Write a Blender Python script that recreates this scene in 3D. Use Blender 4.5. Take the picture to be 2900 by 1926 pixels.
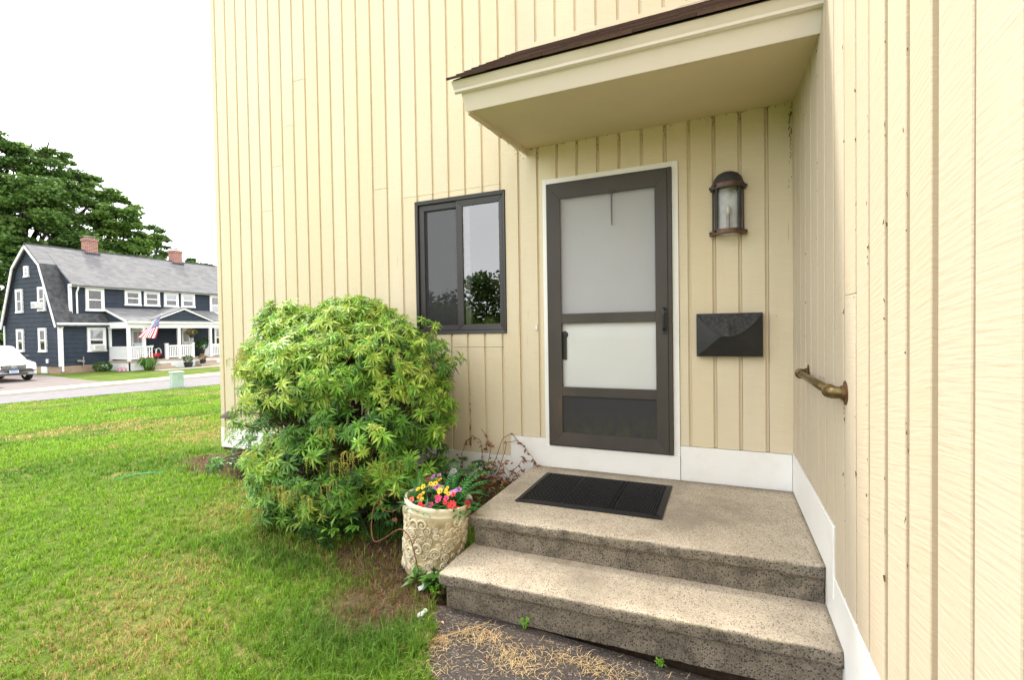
import bpy, bmesh, math, random
import numpy as np
from mathutils import Vector, Matrix, noise as mnoise

for o in list(bpy.data.objects): bpy.data.objects.remove(o)
scn = bpy.context.scene
COL = scn.collection
R = math.radians
rnd = random.Random(7)
npr = np.random.default_rng(11)

# ------------------------------------------------------------------ camera
CAM = Vector((-0.4411, -3.6275, 1.4404))
yaw, pitch, roll = 0.4122, -0.0202, -0.0158
fw = Vector((-math.sin(yaw)*math.cos(pitch), math.cos(yaw)*math.cos(pitch), math.sin(pitch)))
rt = Vector((math.cos(yaw), math.sin(yaw), 0)); up = rt.cross(fw)
rt2 = rt*math.cos(roll)+up*math.sin(roll); up2 = up*math.cos(roll)-rt*math.sin(roll)
cd = bpy.data.cameras.new('camera'); cam = bpy.data.objects.new('camera', cd); COL.objects.link(cam)
cam.matrix_world = Matrix(((rt2.x, up2.x, -fw.x, CAM.x), (rt2.y, up2.y, -fw.y, CAM.y), (rt2.z, up2.z, -fw.z, CAM.z), (0, 0, 0, 1)))
cd.sensor_width = 36; cd.lens = 36*1367.4/2900; cd.clip_start = 0.03; cd.clip_end = 2000
scn.camera = cam

# ------------------------------------------------------------------ light
SUN_EL, SUN_AZ = R(55), R(-70)            # azimuth from +Y towards +X
sdir = Vector((math.sin(SUN_AZ)*math.cos(SUN_EL), math.cos(SUN_AZ)*math.cos(SUN_EL), math.sin(SUN_EL)))
w = bpy.data.worlds.new('World'); scn.world = w; w.use_nodes = True
nt = w.node_tree; nt.nodes.clear()
sky = nt.nodes.new('ShaderNodeTexSky'); sky.sky_type = 'NISHITA'; sky.sun_disc = False
sky.sun_elevation = SUN_EL; sky.sun_rotation = SUN_AZ; sky.dust_density = 3.0
wmix = nt.nodes.new('ShaderNodeMix'); wmix.data_type = 'RGBA'; wmix.inputs[0].default_value = 0.86
wn = nt.nodes.new('ShaderNodeTexNoise'); wn.inputs['Scale'].default_value = 1.6; wn.inputs['Detail'].default_value = 3
wr = nt.nodes.new('ShaderNodeValToRGB')
wr.color_ramp.elements[0].position = .3; wr.color_ramp.elements[0].color = (11.5, 11.6, 11.8, 1)
wr.color_ramp.elements[1].position = .7; wr.color_ramp.elements[1].color = (14.0, 14.0, 14.0, 1)
bg = nt.nodes.new('ShaderNodeBackground'); bg.inputs[1].default_value = 0.1
wo = nt.nodes.new('ShaderNodeOutputWorld')
nt.links.new(wn.outputs['Fac'], wr.inputs[0]); nt.links.new(sky.outputs[0], wmix.inputs[6]); nt.links.new(wr.outputs[0], wmix.inputs[7])
nt.links.new(wmix.outputs[2], bg.inputs[0]); nt.links.new(bg.outputs[0], wo.inputs[0])
sl = bpy.data.lights.new('sun', 'SUN'); sl.energy = 2.0; sl.angle = R(8); sl.color = (1, .93, .83)
so = bpy.data.objects.new('sun', sl); COL.objects.link(so); so.location = (0, 0, 30)
so.rotation_euler = sdir.to_track_quat('Z', 'Y').to_euler()
vs = scn.view_settings; vs.view_transform = 'Standard'; vs.look = 'None'; vs.gamma = 1; vs.exposure = 1.36
vs.use_curve_mapping = False
cy_ = scn.cycles; cy_.max_bounces = 6; cy_.diffuse_bounces = 5; cy_.glossy_bounces = 3; cy_.transmission_bounces = 4; cy_.transparent_max_bounces = 8; cy_.caustics_reflective = False; cy_.caustics_refractive = False

# ------------------------------------------------------------------ helpers
def tag(o, label=None, cat=None, group=None, kind=None):
    if label: o['label'] = label
    if cat: o['category'] = cat
    if group: o['group'] = group
    if kind: o['kind'] = kind
    return o
def empty(name, loc=(0, 0, 0), label=None, cat=None, group=None, rz=0, parent=None):
    o = bpy.data.objects.new(name, None); COL.objects.link(o); o.location = loc; o.rotation_euler = (0, 0, rz)
    o.empty_display_size = .1
    if parent: o.parent = parent
    return tag(o, label, cat, group)
def link(name, me, parent=None, loc=(0, 0, 0), rot=None, scale=None):
    o = bpy.data.objects.new(name, me); COL.objects.link(o); o.location = loc
    if rot is not None:
        if hasattr(rot, 'to_euler'): o.rotation_mode = 'QUATERNION'; o.rotation_quaternion = rot.to_quaternion() if hasattr(rot, 'to_quaternion') else rot
        else: o.rotation_euler = rot
    if scale is not None: o.scale = (scale,)*3 if isinstance(scale, (int, float)) else scale
    if parent: o.parent = parent
    return o

class MB:
    def __init__(s): s.v = []; s.f = []; s.m = []
    def add(s, vs, fs, mi=0):
        b = len(s.v); s.v += [tuple(p) for p in vs]
        s.f += [tuple(i+b for i in f) for f in fs]; s.m += [mi]*len(fs); return s
    def box(s, x0, x1, y0, y1, z0, z1, mi=0):
        x0, x1 = min(x0, x1), max(x0, x1); y0, y1 = min(y0, y1), max(y0, y1); z0, z1 = min(z0, z1), max(z0, z1)
        return s.add([(x0,y0,z0),(x1,y0,z0),(x1,y1,z0),(x0,y1,z0),(x0,y0,z1),(x1,y0,z1),(x1,y1,z1),(x0,y1,z1)],
              [(3,2,1,0),(4,5,6,7),(0,1,5,4),(1,2,6,5),(2,3,7,6),(3,0,4,7)], mi)
    def hexa(s, p, mi=0):   # 8 points: bottom loop, top loop
        return s.add(p, [(3,2,1,0),(4,5,6,7),(0,1,5,4),(1,2,6,5),(2,3,7,6),(3,0,4,7)], mi)
    def prism(s, poly, off, mi=0):  # poly list of 3d pts, extruded by off
        n = len(poly); a = [Vector(p) for p in poly]; b = [p+Vector(off) for p in a]
        return s.add(a+b, [tuple(range(n))[::-1], tuple(range(n, 2*n))]+[(i, (i+1) % n, n+(i+1) % n, n+i) for i in range(n)], mi)
    def tube(s, pts, rad, n=8, mi=0, cap=True):
        pts = [Vector(p) for p in pts]
        if isinstance(rad, (int, float)): rad = [rad]*len(pts)
        b = len(s.v); ref = None
        for i, p in enumerate(pts):
            d = (pts[min(i+1, len(pts)-1)]-pts[max(i-1, 0)]).normalized()
            if ref is None: ref = Vector((0, 0, 1)) if abs(d.z) < .9 else Vector((1, 0, 0))
            a = d.cross(ref).normalized(); c = a.cross(d).normalized(); ref = c
            for k in range(n):
                t = 2*math.pi*k/n; s.v.append(tuple(p+(a*math.cos(t)+c*math.sin(t))*rad[i]))
        for i in range(len(pts)-1):
            for k in range(n):
                s.f.append((b+i*n+k, b+i*n+(k+1) % n, b+(i+1)*n+(k+1) % n, b+(i+1)*n+k)); s.m.append(mi)
        if cap:
            s.f.append(tuple(b+k for k in range(n))[::-1]); s.m.append(mi)
            e = b+(len(pts)-1)*n; s.f.append(tuple(e+k for k in range(n))); s.m.append(mi)
        return s
    def lathe(s, prof, c=(0, 0, 0), n=24, a0=0, a1=2*math.pi, mi=0, axis=None):
        b = len(s.v); full = abs(a1-a0-2*math.pi) < 1e-6; m = n if full else n+1
        q = Vector(axis).to_track_quat('Z', 'Y') if axis else None
        for r, z in prof:
            for k in range(m):
                t = a0+(a1-a0)*k/n; p = Vector((r*math.cos(t), r*math.sin(t), z))
                if q: p = q @ p
                s.v.append(tuple(p+Vector(c)))
        for i in range(len(prof)-1):
            for k in range(n):
                k2 = (k+1) % m
                s.f.append((b+i*m+k, b+i*m+k2, b+(i+1)*m+k2, b+(i+1)*m+k)); s.m.append(mi)
        return s
    def xform(s, M, start=0):
        for i in range(start, len(s.v)): s.v[i] = tuple(M @ Vector(s.v[i]))
        return s
    def mesh(s, name, mats, smooth=False):
        me = bpy.data.meshes.new(name); me.from_pydata(s.v, [], s.f)
        for m in (mats if isinstance(mats, (list, tuple)) else [mats]): me.materials.append(m)
        if any(s.m): me.polygons.foreach_set('material_index', s.m)
        if smooth: me.polygons.foreach_set('use_smooth', [True]*len(s.f))
        me.update(); return me
    def build(s, name, mats, parent=None, smooth=False, bevel=0, seg=2, loc=(0, 0, 0), rot=None):
        o = link(name, s.mesh(name, mats, smooth), parent, loc, rot)
        if bevel:
            b = o.modifiers.new('bevel', 'BEVEL'); b.width = bevel; b.segments = seg; b.limit_method = 'ANGLE'; b.angle_limit = R(40)
        return o
def box(name, mat, parent, x0, x1, y0, y1, z0, z1, bevel=0):
    return MB().box(x0, x1, y0, y1, z0, z1).build(name, mat, parent, bevel=bevel)

def np_mesh(name, verts, faces_idx, nper, mats, mi=None, cols=None):
    """fast mesh: verts (N,3); faces_idx flat loop vertex indices; nper array of loops per face"""
    me = bpy.data.meshes.new(name)
    me.vertices.add(len(verts)); me.vertices.foreach_set('co', verts.astype(np.float32).ravel())
    me.loops.add(len(faces_idx)); me.loops.foreach_set('vertex_index', faces_idx.astype(np.int32))
    me.polygons.add(len(nper)); st = np.concatenate(([0], np.cumsum(nper)[:-1])).astype(np.int32)
    me.polygons.foreach_set('loop_start', st)
    for m in mats: me.materials.append(m)
    if mi is not None: me.polygons.foreach_set('material_index', mi.astype(np.int32))
    me.update(calc_edges=True)
    if cols is not None:
        a = me.color_attributes.new('tint', 'FLOAT_COLOR', 'POINT')
        c = np.ones((len(verts), 4), np.float32); c[:, :3] = cols; a.data.foreach_set('color', c.ravel())
    me.validate()
    return me

def vnoise(x, y, seed=0):
    xi = np.floor(x).astype(np.int64); yi = np.floor(y).astype(np.int64); fx = x-xi; fy = y-yi
    fx = fx*fx*(3-2*fx); fy = fy*fy*(3-2*fy)
    def h(a, b):
        n = (a*374761393+b*668265263+seed*974711) & 0xffffffff
        n = ((n ^ (n >> 13))*1274126177) & 0xffffffff
        return ((n ^ (n >> 16)) & 0xffff)/65535.0
    return (h(xi, yi)*(1-fx)+h(xi+1, yi)*fx)*(1-fy)+(h(xi, yi+1)*(1-fx)+h(xi+1, yi+1)*fx)*fy
def fbm(x, y, seed=0, oct=3):
    t = 0; a = .5; s = 0
    for i in range(oct): t = t+a*vnoise(x*2**i, y*2**i, seed+i); s += a; a *= .5
    return t/s

# ------------------------------------------------------------------ materials
class NT:
    def __init__(s, name):
        s.m = bpy.data.materials.new(name); s.m.use_nodes = True; s.t = s.m.node_tree
        s.b = s.t.nodes['Principled BSDF']; s.o = s.t.nodes['Material Output']; s.pos = None
    def n(s, typ, **kw):
        x = s.t.nodes.new(typ)
        for k, v in kw.items():
            if k in x.inputs: x.inputs[k].default_value = v
            else: setattr(x, k, v)
        return x
    def l(s, a, b): s.t.links.new(a, b)
    def coord(s, scale=(1, 1, 1), rot=(0, 0, 0), obj=False):
        m = s.n('ShaderNodeMapping'); m.inputs['Scale'].default_value = scale; m.inputs['Rotation'].default_value = rot
        if obj: g = s.n('ShaderNodeTexCoord'); s.l(g.outputs['Object'], m.inputs[0])
        else: g = s.n('ShaderNodeNewGeometry'); s.l(g.outputs['Position'], m.inputs[0])
        return m.outputs[0]
    def noise(s, sc, scale=(1, 1, 1), detail=4, rough=.55, rot=(0, 0, 0), obj=False):
        x = s.n('ShaderNodeTexNoise'); x.inputs['Scale'].default_value = sc; x.inputs['Detail'].default_value = detail
        x.inputs['Roughness'].default_value = rough; s.l(s.coord(scale, rot, obj), x.inputs['Vector']); return x.outputs['Fac']
    def vor(s, sc, scale=(1, 1, 1), feat='F1', obj=False):
        x = s.n('ShaderNodeTexVoronoi'); x.feature = feat; x.inputs['Scale'].default_value = sc
        s.l(s.coord(scale, obj=obj), x.inputs['Vector']); return x
    def ramp(s, fac, stops):
        x = s.n('ShaderNodeValToRGB'); e = x.color_ramp.elements
        while len(e) < len(stops): e.new(.5)
        for q, (p, c) in zip(e, stops):
            q.position = p; q.color = (c, c, c, 1) if isinstance(c, (int, float)) else (*c, 1)
        s.l(fac, x.inputs[0]); return x.outputs[0]
    def mix(s, fac, a, b, mode='MIX'):
        x = s.n('ShaderNodeMix'); x.data_type = 'RGBA'; x.blend_type = mode
        for i, v in ((0, fac), (6, a), (7, b)):
            if hasattr(v, 'is_linked'): s.l(v, x.inputs[i])
            elif i == 0: x.inputs[0].default_value = v
            else: x.inputs[i].default_value = (*v, 1) if len(v) == 3 else v
        return x.outputs[2]
    def math(s, op, a, b=0.0):
        x = s.n('ShaderNodeMath'); x.operation = op
        for i, v in ((0, a), (1, b)):
            if hasattr(v, 'is_linked'): s.l(v, x.inputs[i])
            else: x.inputs[i].default_value = v
        return x.outputs[0]
    def bump(s, h, dist=.002, strength=1.0, prev=None):
        x = s.n('ShaderNodeBump'); x.inputs['Distance'].default_value = dist; x.inputs['Strength'].default_value = strength
        s.l(h, x.inputs['Height'])
        if prev: s.l(prev, x.inputs['Normal'])
        s.l(x.outputs[0], s.b.inputs['Normal']); return x.outputs[0]
    def col(s, c): s.l(c, s.b.inputs['Base Color']) if hasattr(c, 'is_linked') else setattr(s.b.inputs['Base Color'], 'default_value', (*c, 1))
    def set(s, rough=.6, spec=.5, metal=0):
        s.b.inputs['Roughness'].default_value = rough; s.b.inputs['Specular IOR Level'].default_value = spec; s.b.inputs['Metallic'].default_value = metal; return s

def simple(name, c, rough=.6, spec=.4, metal=0, var=.12, sc=30, bump=0.0, bsc=200):
    t = NT(name).set(rough, spec, metal)
    a = tuple(x*(1-var) for x in c); b = tuple(min(1, x*(1+var)) for x in c)
    t.col(t.ramp(t.noise(sc), [(.3, a), (.7, b)]))
    if bump: t.bump(t.noise(bsc, detail=3), bump)
    return t.m

def mat_siding(name, base, shift, relief=.8):
    t = NT(name).set(.62, .3)
    oi = t.n('ShaderNodeObjectInfo')
    n1 = t.noise(2.3, (1, 1, .35), 5); n2 = t.noise(40, (1, 1, .06), 3)
    c = t.ramp(n1, [(.25, tuple(x*.90 for x in base)), (.75, tuple(min(1, x*1.05) for x in base))])
    c = t.mix(t.math('MULTIPLY', oi.outputs['Random'], .85), c, tuple(x*f for x, f in zip(base, (.96, .935, .88))))
    c = t.mix(t.ramp(n2, [(.55, 0.0), (.9, .16)]), c, (.55, .47, .3))
    # small chips and nail stains
    v = t.vor(9, (1, 1, .8)); chip = t.ramp(v.outputs['Distance'], [(.02, 1.0), (.045, 0.0)])
    gate = t.ramp(t.noise(3.1, detail=1), [(.52, 0.0), (.6, 1.0)])
    c = t.mix(t.math('MULTIPLY', t.math('MULTIPLY', chip, gate), .55), c, (.30, .23, .13))
    v2 = t.vor(5, (1.6, 1.6, .7)); kn = t.ramp(v2.outputs['Distance'], [(.03, .22), (.1, 0.0)])
    c = t.mix(kn, c, (.70, .56, .34))
    # vertical fine checks
    ck = t.ramp(t.noise(60, (1, 1, .035), 2), [(.70, 0.0), (.74, .55)])
    c = t.mix(t.math('MULTIPLY', ck, t.ramp(t.noise(1.7, detail=2), [(.5, 0.0), (.62, 1.0)])), c, (.33, .27, .17))
    t.col(c)
    # rough sawn relief: slanted saw marks
    cc = t.n('ShaderNodeNewGeometry'); sx = t.n('ShaderNodeSeparateXYZ'); t.l(cc.outputs['Position'], sx.inputs[0])
    sk = t.math('MULTIPLY', t.math('ADD', sx.outputs[0], sx.outputs[1]), shift)
    skr = t.math('MULTIPLY', sk, t.math('ADD', oi.outputs['Random'], .1))
    cmb = t.n('ShaderNodeCombineXYZ'); t.l(t.math('MULTIPLY', sx.outputs[0], 7.0), cmb.inputs[0]); t.l(t.math('MULTIPLY', sx.outputs[1], 7.0), cmb.inputs[1])
    t.l(t.math('MULTIPLY', t.math('ADD', sx.outputs[2], skr), 105.0), cmb.inputs[2])
    nz = t.n('ShaderNodeTexNoise'); nz.inputs['Scale'].default_value = 1; nz.inputs['Detail'].default_value = 3; t.l(cmb.outputs[0], nz.inputs['Vector'])
    h = t.math('ADD', nz.outputs['Fac'], t.math('MULTIPLY', t.noise(35, detail=4), .5))
    h = t.math('SUBTRACT', h, t.math('MULTIPLY', ck, .6))
    sawc = t.ramp(nz.outputs['Fac'], [(.34, (.975, .97, .955)), (.55, (1.0, 1.0, 1.0))])
    t.col(t.mix(1.0, c, sawc, 'MULTIPLY'))
    t.bump(h, .0022, relief)
    return t.m

CREAM = (.73, .642, .475)
M = {}
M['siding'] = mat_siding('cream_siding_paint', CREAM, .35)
M['siding_sun_dimmed'] = mat_siding('cream_siding_paint_sun_dimmed', (.585, .50, .385), .22, .75)  # same cream paint, darkened in colour to hold back the sun on this wall
M['backing'] = simple('dark_sheathing', (.10, .075, .05), .9, .1)
def mat_white(name, c=(.86, .855, .83), dirt=.3):
    t = NT(name).set(.5, .4)
    n = t.ramp(t.noise(6, (1, 1, 1), 6, .65), [(.5, 0.0), (.85, dirt)])
    k = t.mix(n, c, (.62, .55, .42)); sp = t.ramp(t.vor(22).outputs['Distance'], [(.03, .5), (.06, 0.0)])
    t.col(t.mix(t.math('MULTIPLY', sp, t.ramp(t.noise(4, detail=1), [(.5, 0.0), (.6, 1.0)])), k, (.35, .28, .2)))
    t.bump(t.noise(90, (1, 1, .3)), .0006); return t.m
M['white'] = mat_white('white_trim_paint')
M['fascia'] = mat_white('ivory_fascia_paint', (.80, .735, .675), .12)
M['soffit'] = simple('tan_soffit_paint', (.68, .575, .385), .7, .2, var=.04, sc=2)
M['vinyl'] = simple('white_vinyl', (.8, .8, .8), .45, .4, var=.03)
M['bronze'] = simple('bronze_aluminium', (.034, .031, .029), .42, .5, var=.15, sc=5)
def mat_doorframe():
    t = NT('weathered_brown_door_metal').set(.5, .45)
    c = t.ramp(t.noise(3.5, (1, 1, .5), 5, .6), [(.3, (.040, .034, .029)), (.62, (.058, .047, .038)), (.85, (.105, .068, .04))])
    t.col(c); t.bump(t.noise(300), .0003); return t.m
M['doorframe'] = mat_doorframe()
def mat_kick():
    t = NT('dark_kick_panel').set(.55, .3)
    g = t.n('ShaderNodeNewGeometry'); sx = t.n('ShaderNodeSeparateXYZ'); t.l(g.outputs['Position'], sx.inputs[0])
    low = t.math('SUBTRACT', .83, sx.outputs[2])
    f = t.math('MULTIPLY', t.ramp(t.math('MULTIPLY', low, 5.0), [(0.0, 0.0), (1.0, 1.0)]), t.ramp(t.noise(16, (1.2, 1, .6), 6, .7), [(.38, 0.0), (.72, .55)]))
    t.col(t.mix(f, (.036, .035, .038), (.085, .095, .022))); return t.m
M['kick'] = mat_kick()
M['door_white'] = simple('white_door_paint', (.88, .89, .89), .4, .4, var=.02, sc=3)
M['black'] = simple('black_metal', (.018, .018, .02), .4, .5, var=.3, sc=25, bump=.0004, bsc=150)
def mat_mailbox():
    t = NT('weathered_black_steel').set(.36, .55)
    c = t.ramp(t.noise(14, detail=6), [(.3, (.006, .006, .007)), (.7, (.014, .014, .015))])
    c = t.mix(t.ramp(t.noise(70, detail=6, rough=.7), [(.66, 0.0), (.78, .35)]), c, (.2, .18, .14)); t.col(c)
    t.bump(t.noise(120), .0004); return t.m
M['mailbox'] = mat_mailbox()
M['copper'] = simple('aged_copper', (.15, .085, .055), .5, .5, .45, .35, 30)
M['lamp_black'] = simple('lamp_iron', (.045, .046, .05), .5, .4, var=.3)
M['brass'] = simple('old_bronze_pipe', (.17, .12, .05), .38, .5, .75, .45, 25, .0004, 120)
M['rust'] = simple('rusty_flange', (.13, .06, .03), .7, .3, .4, .5, 60)
M['chain'] = simple('dull_chain_steel', (.12, .12, .12), .4, .5, .8)
M['plastic'] = simple('beige_button_plastic', (.6, .57, .48), .4)
def mat_glass(name, ior=1.9, tint=(1, 1, 1), rough=0.0):
    t = NT(name); t.t.nodes.remove(t.b)
    fr = t.n('ShaderNodeFresnel'); fr.inputs[0].default_value = ior
    tr = t.n('ShaderNodeBsdfTransparent'); tr.inputs[0].default_value = (*tint, 1)
    gl = t.n('ShaderNodeBsdfGlossy'); gl.inputs['Roughness'].default_value = rough
    mx = t.n('ShaderNodeMixShader'); t.l(fr.outputs[0], mx.inputs[0]); t.l(tr.outputs[0], mx.inputs[1]); t.l(gl.outputs[0], mx.inputs[2]); t.l(mx.outputs[0], t.o.inputs[0])
    return t.m
M['glass'] = mat_glass('window_glass', 2.9, (.9, .93, .92))
M['glass_thin'] = mat_glass('clear_glass', 1.5); M['glass_door'] = mat_glass('door_glass', 1.28)
def mat_screen(name, c, op):
    t = NT(name); t.t.nodes.remove(t.b)
    tr = t.n('ShaderNodeBsdfTransparent'); df = t.n('ShaderNodeBsdfDiffuse'); df.inputs[0].default_value = (*c, 1)
    mx = t.n('ShaderNodeMixShader'); mx.inputs[0].default_value = op
    t.l(tr.outputs[0], mx.inputs[1]); t.l(tr.outputs[0], mx.inputs[1]); t.l(df.outputs[0], mx.inputs[2]); t.l(mx.outputs[0], t.o.inputs[0]); return t.m
M['screen_door'] = mat_screen('door_insect_mesh', (.33, .33, .36), .50)
M['screen_win'] = mat_screen('window_insect_mesh', (.07, .07, .075), .50)
M['room'] = simple('dim_room', (.05, .05, .05), .9, 0)
M['curtain_white'] = simple('white_sash', (.62, .62, .62), .5)

def mat_concrete():
    t = NT('exposed_aggregate_concrete').set(.85, .2)
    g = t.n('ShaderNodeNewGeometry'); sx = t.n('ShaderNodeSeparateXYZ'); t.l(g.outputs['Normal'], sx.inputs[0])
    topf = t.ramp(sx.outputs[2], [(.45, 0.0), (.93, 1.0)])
    v = t.vor(105); vc = t.n('ShaderNodeSeparateColor'); t.l(v.outputs['Color'], vc.inputs[0])
    v2 = t.vor(240); vc2 = t.n('ShaderNodeSeparateColor'); t.l(v2.outputs['Color'], vc2.inputs[0])
    paste = t.ramp(t.noise(5, detail=6, rough=.65), [(.25, (.40, .335, .245)), (.5, (.54, .46, .35)), (.75, (.62, .54, .42))])
    fine = t.mix(t.ramp(vc2.outputs[0], [(.58, 0.0), (.62, .55)]), paste, (.20, .165, .125))
    fine = t.mix(t.ramp(vc2.outputs[1], [(.8, 0.0), (.83, .6)]), fine, (.66, .58, .47))
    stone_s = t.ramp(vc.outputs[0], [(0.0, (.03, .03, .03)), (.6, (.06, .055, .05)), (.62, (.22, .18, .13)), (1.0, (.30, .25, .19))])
    stone = t.ramp(vc.outputs[0], [(0.0, (.07, .07, .075)), (.5, (.12, .115, .11)), (.51, (.40, .34, .27)), (1.0, (.5, .44, .36))])
    inst = t.ramp(v.outputs['Distance'], [(.30, 1.0), (.42, 0.0)])
    showt = t.ramp(t.math('ADD', vc.outputs[1], t.math('MULTIPLY', t.math('SUBTRACT', t.noise(3.3, detail=3), .5), 1.1)), [(.66, 0.0), (.70, 1.0)])
    gp_ = t.n('ShaderNodeNewGeometry'); sp_ = t.n('ShaderNodeSeparateXYZ'); t.l(gp_.outputs['Position'], sp_.inputs[0])
    w1 = t.ramp(t.math('ABSOLUTE', t.math('ADD', sp_.outputs[1], 1.10)), [(.03, 1.0), (.13, 0.0)]); w2 = t.ramp(t.math('ABSOLUTE', t.math('ADD', sp_.outputs[1], 1.44)), [(.05, 1.0), (.2, 0.15)])
    wear = t.math('MULTIPLY', t.math('MAXIMUM', w1, w2), t.ramp(t.noise(6, detail=4), [(.35, 0.0), (.6, 1.0)]))
    showt = t.math('MAXIMUM', showt, t.math('MULTIPLY', wear, t.ramp(vc.outputs[1], [(.35, 0.0), (.45, 1.0)])))
    top = t.mix(t.math('MULTIPLY', inst, showt), fine, stone)
    # damp / dirt patches on the treads
    top = t.mix(t.ramp(t.noise(2.2, detail=5, rough=.6), [(.45, 0.0), (.68, .62)]), top, (.235, .20, .155))
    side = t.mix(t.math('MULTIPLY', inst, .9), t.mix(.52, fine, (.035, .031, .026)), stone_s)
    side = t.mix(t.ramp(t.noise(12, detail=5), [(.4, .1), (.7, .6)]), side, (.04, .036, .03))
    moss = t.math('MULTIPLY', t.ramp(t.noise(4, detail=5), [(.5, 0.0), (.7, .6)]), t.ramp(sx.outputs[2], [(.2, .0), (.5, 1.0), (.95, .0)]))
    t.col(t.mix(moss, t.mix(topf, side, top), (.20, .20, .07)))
    h = t.math('ADD', t.math('MULTIPLY', t.math('MULTIPLY', inst, .8), t.math('SUBTRACT', 1.15, topf)), t.math('MULTIPLY', t.noise(260, detail=3), .7))
    t.bump(h, .004, .8); return t.m
M['concrete'] = mat_concrete()
M['foundation'] = simple('foundation_concrete', (.22, .18, .14), .9, .1, var=.4, sc=12, bump=.003, bsc=60)
def mat_asphalt():
    t = NT('worn_asphalt').set(.8, .3)
    v = t.vor(150); vc = t.n('ShaderNodeSeparateColor'); t.l(v.outputs['Color'], vc.inputs[0])
    c = t.ramp(vc.outputs[0], [(0.0, (.030, .027, .026)), (.6, (.058, .050, .046)), (.9, (.10, .082, .07)), (1.0, (.28, .25, .22))])
    c = t.mix(t.ramp(t.noise(2, detail=5), [(.4, 0.0), (.7, .5)]), c, (.085, .062, .05)); t.col(c)
    t.bump(t.math('ADD', v.outputs['Distance'], t.noise(60)), .004); return t.m
M['asphalt'] = mat_asphalt()
M['road'] = simple('grey_road_asphalt', (.19, .182, .185), .85, .2, var=.12, sc=3)
M['drive'] = simple('pinkish_driveway_asphalt', (.18, .155, .145), .85, .2, var=.1, sc=2)
M['sidewalk'] = simple('pale_concrete_walk', (.52, .47, .38), .85, .2, var=.08, sc=2)
def mat_ground():
    t = NT('lawn_ground').set(.95, .05)
    c = t.ramp(t.noise(1.1, detail=5), [(.35, (.08, .14, .02)), (.55, (.13, .18, .035)), (.72, (.27, .23, .085))])
    c = t.mix(t.ramp(t.noise(30, detail=4), [(.4, 0.0), (.65, .7)]), c, (.07, .10, .022))
    g = t.n('ShaderNodeNewGeometry'); sx = t.n('ShaderNodeSeparateXYZ'); t.l(g.outputs['Position'], sx.inputs[0])
    att = t.n('ShaderNodeAttribute'); att.attribute_name = 'tint'
    c = t.mix(att.outputs['Fac'], c, t.ramp(t.noise(25, detail=6), [(.3, (.045, .032, .022)), (.7, (.13, .088, .055))]))
    t.col(c); t.bump(t.noise(40, detail=5), .02); return t.m
M['ground'] = mat_ground()
def mat_tint(name, rough=.6, transl=.25, spec=.3):
    t = NT(name).set(rough, spec); a = t.n('ShaderNodeAttribute'); a.attribute_name = 'tint'
    t.col(a.outputs['Color'])
    if transl:
        tr = t.n('ShaderNodeBsdfTranslucent'); t.l(a.outputs['Color'], tr.inputs[0]); mx = t.n('ShaderNodeMixShader'); mx.inputs[0].default_value = transl
        t.l(t.b.outputs[0], mx.inputs[1]); t.l(tr.outputs[0], mx.inputs[2]); t.l(mx.outputs[0], t.o.inputs[0])
    return t.m
M['grass'] = mat_tint('grass_blade', .55, .3); M['leaf_far'] = mat_tint('tree_leaf', .55, .3, .3)
def mat_leaf(name, c, transl=.22, rough=.36, var=.35):
    t = NT(name).set(rough, .4); oi = t.n('ShaderNodeObjectInfo')
    k = t.ramp(t.noise(14, detail=2), [(.3, tuple(x*(1-var) for x in c)), (.7, tuple(x*(1+var) for x in c))])
    k = t.mix(t.math('MULTIPLY', oi.outputs['Random'], .35), k, tuple(x*.6 for x in c)); t.col(k)
    tr = t.n('ShaderNodeBsdfTranslucent'); t.l(k, tr.inputs[0]); mx = t.n('ShaderNodeMixShader'); mx.inputs[0].default_value = transl
    t.l(t.b.outputs[0], mx.inputs[1]); t.l(tr.outputs[0], mx.inputs[2]); t.l(mx.outputs[0], t.o.inputs[0]); return t.m
M['leaf_lime'] = mat_leaf('lime_leaf', (.48, .62, .11)); M['leaf_bright'] = mat_leaf('bright_leaf', (.24, .47, .06))
M['leaf_mid'] = mat_leaf('mid_leaf', (.115, .28, .04)); M['leaf_dark'] = mat_leaf('dark_leaf', (.045, .13, .028))
M['leaf_ivy'] = mat_leaf('ivy_leaf', (.04, .12, .035)); M['leaf_dry'] = mat_leaf('dry_leaf', (.26, .10, .05), .1)
M['fern'] = mat_leaf('fern_leaf', (.06, .25, .05)); M['weed'] = mat_leaf('weed_leaf', (.22, .55, .04))
M['bead'] = simple('panicle_bead', (.42, .40, .08), .6, .3, var=.4, sc=40)
M['bark'] = simple('grey_brown_bark', (.13, .095, .07), .9, .1, var=.4, sc=40, bump=.003, bsc=90)
M['stem_dry'] = simple('dry_vine_stem', (.20, .085, .05), .8, .2, var=.3)
M['straw'] = mat_tint('straw_clipping', .8, .1)
M['bark_far'] = simple('tree_bark', (.055, .045, .038), .9, .1)
def mat_planter():
    t = NT('antiqued_cream_planter').set(.6, .3)
    ao = t.n('ShaderNodeAmbientOcclusion'); 
    c = t.ramp(t.noise(11, detail=6, rough=.65), [(.3, (.62, .53, .36)), (.6, (.78, .71, .54))])
    pt_ = t.n('ShaderNodeNewGeometry'); f = t.ramp(pt_.outputs['Pointiness'], [(.42, 1.0), (.5, 0.0)])
    c = t.mix(t.ramp(t.noise(7, detail=5), [(.52, 0.0), (.72, .6)]), c, (.34, .26, .14)); t.t.nodes.remove(ao)
    t.col(c); t.bump(t.noise(70, detail=5), .0025); return t.m
M['planter'] = mat_planter()
M['planter_dark'] = simple('planter_stained_ground', (.50, .41, .26), .7, .2, var=.4, sc=14, bump=.002, bsc=60)
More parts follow.
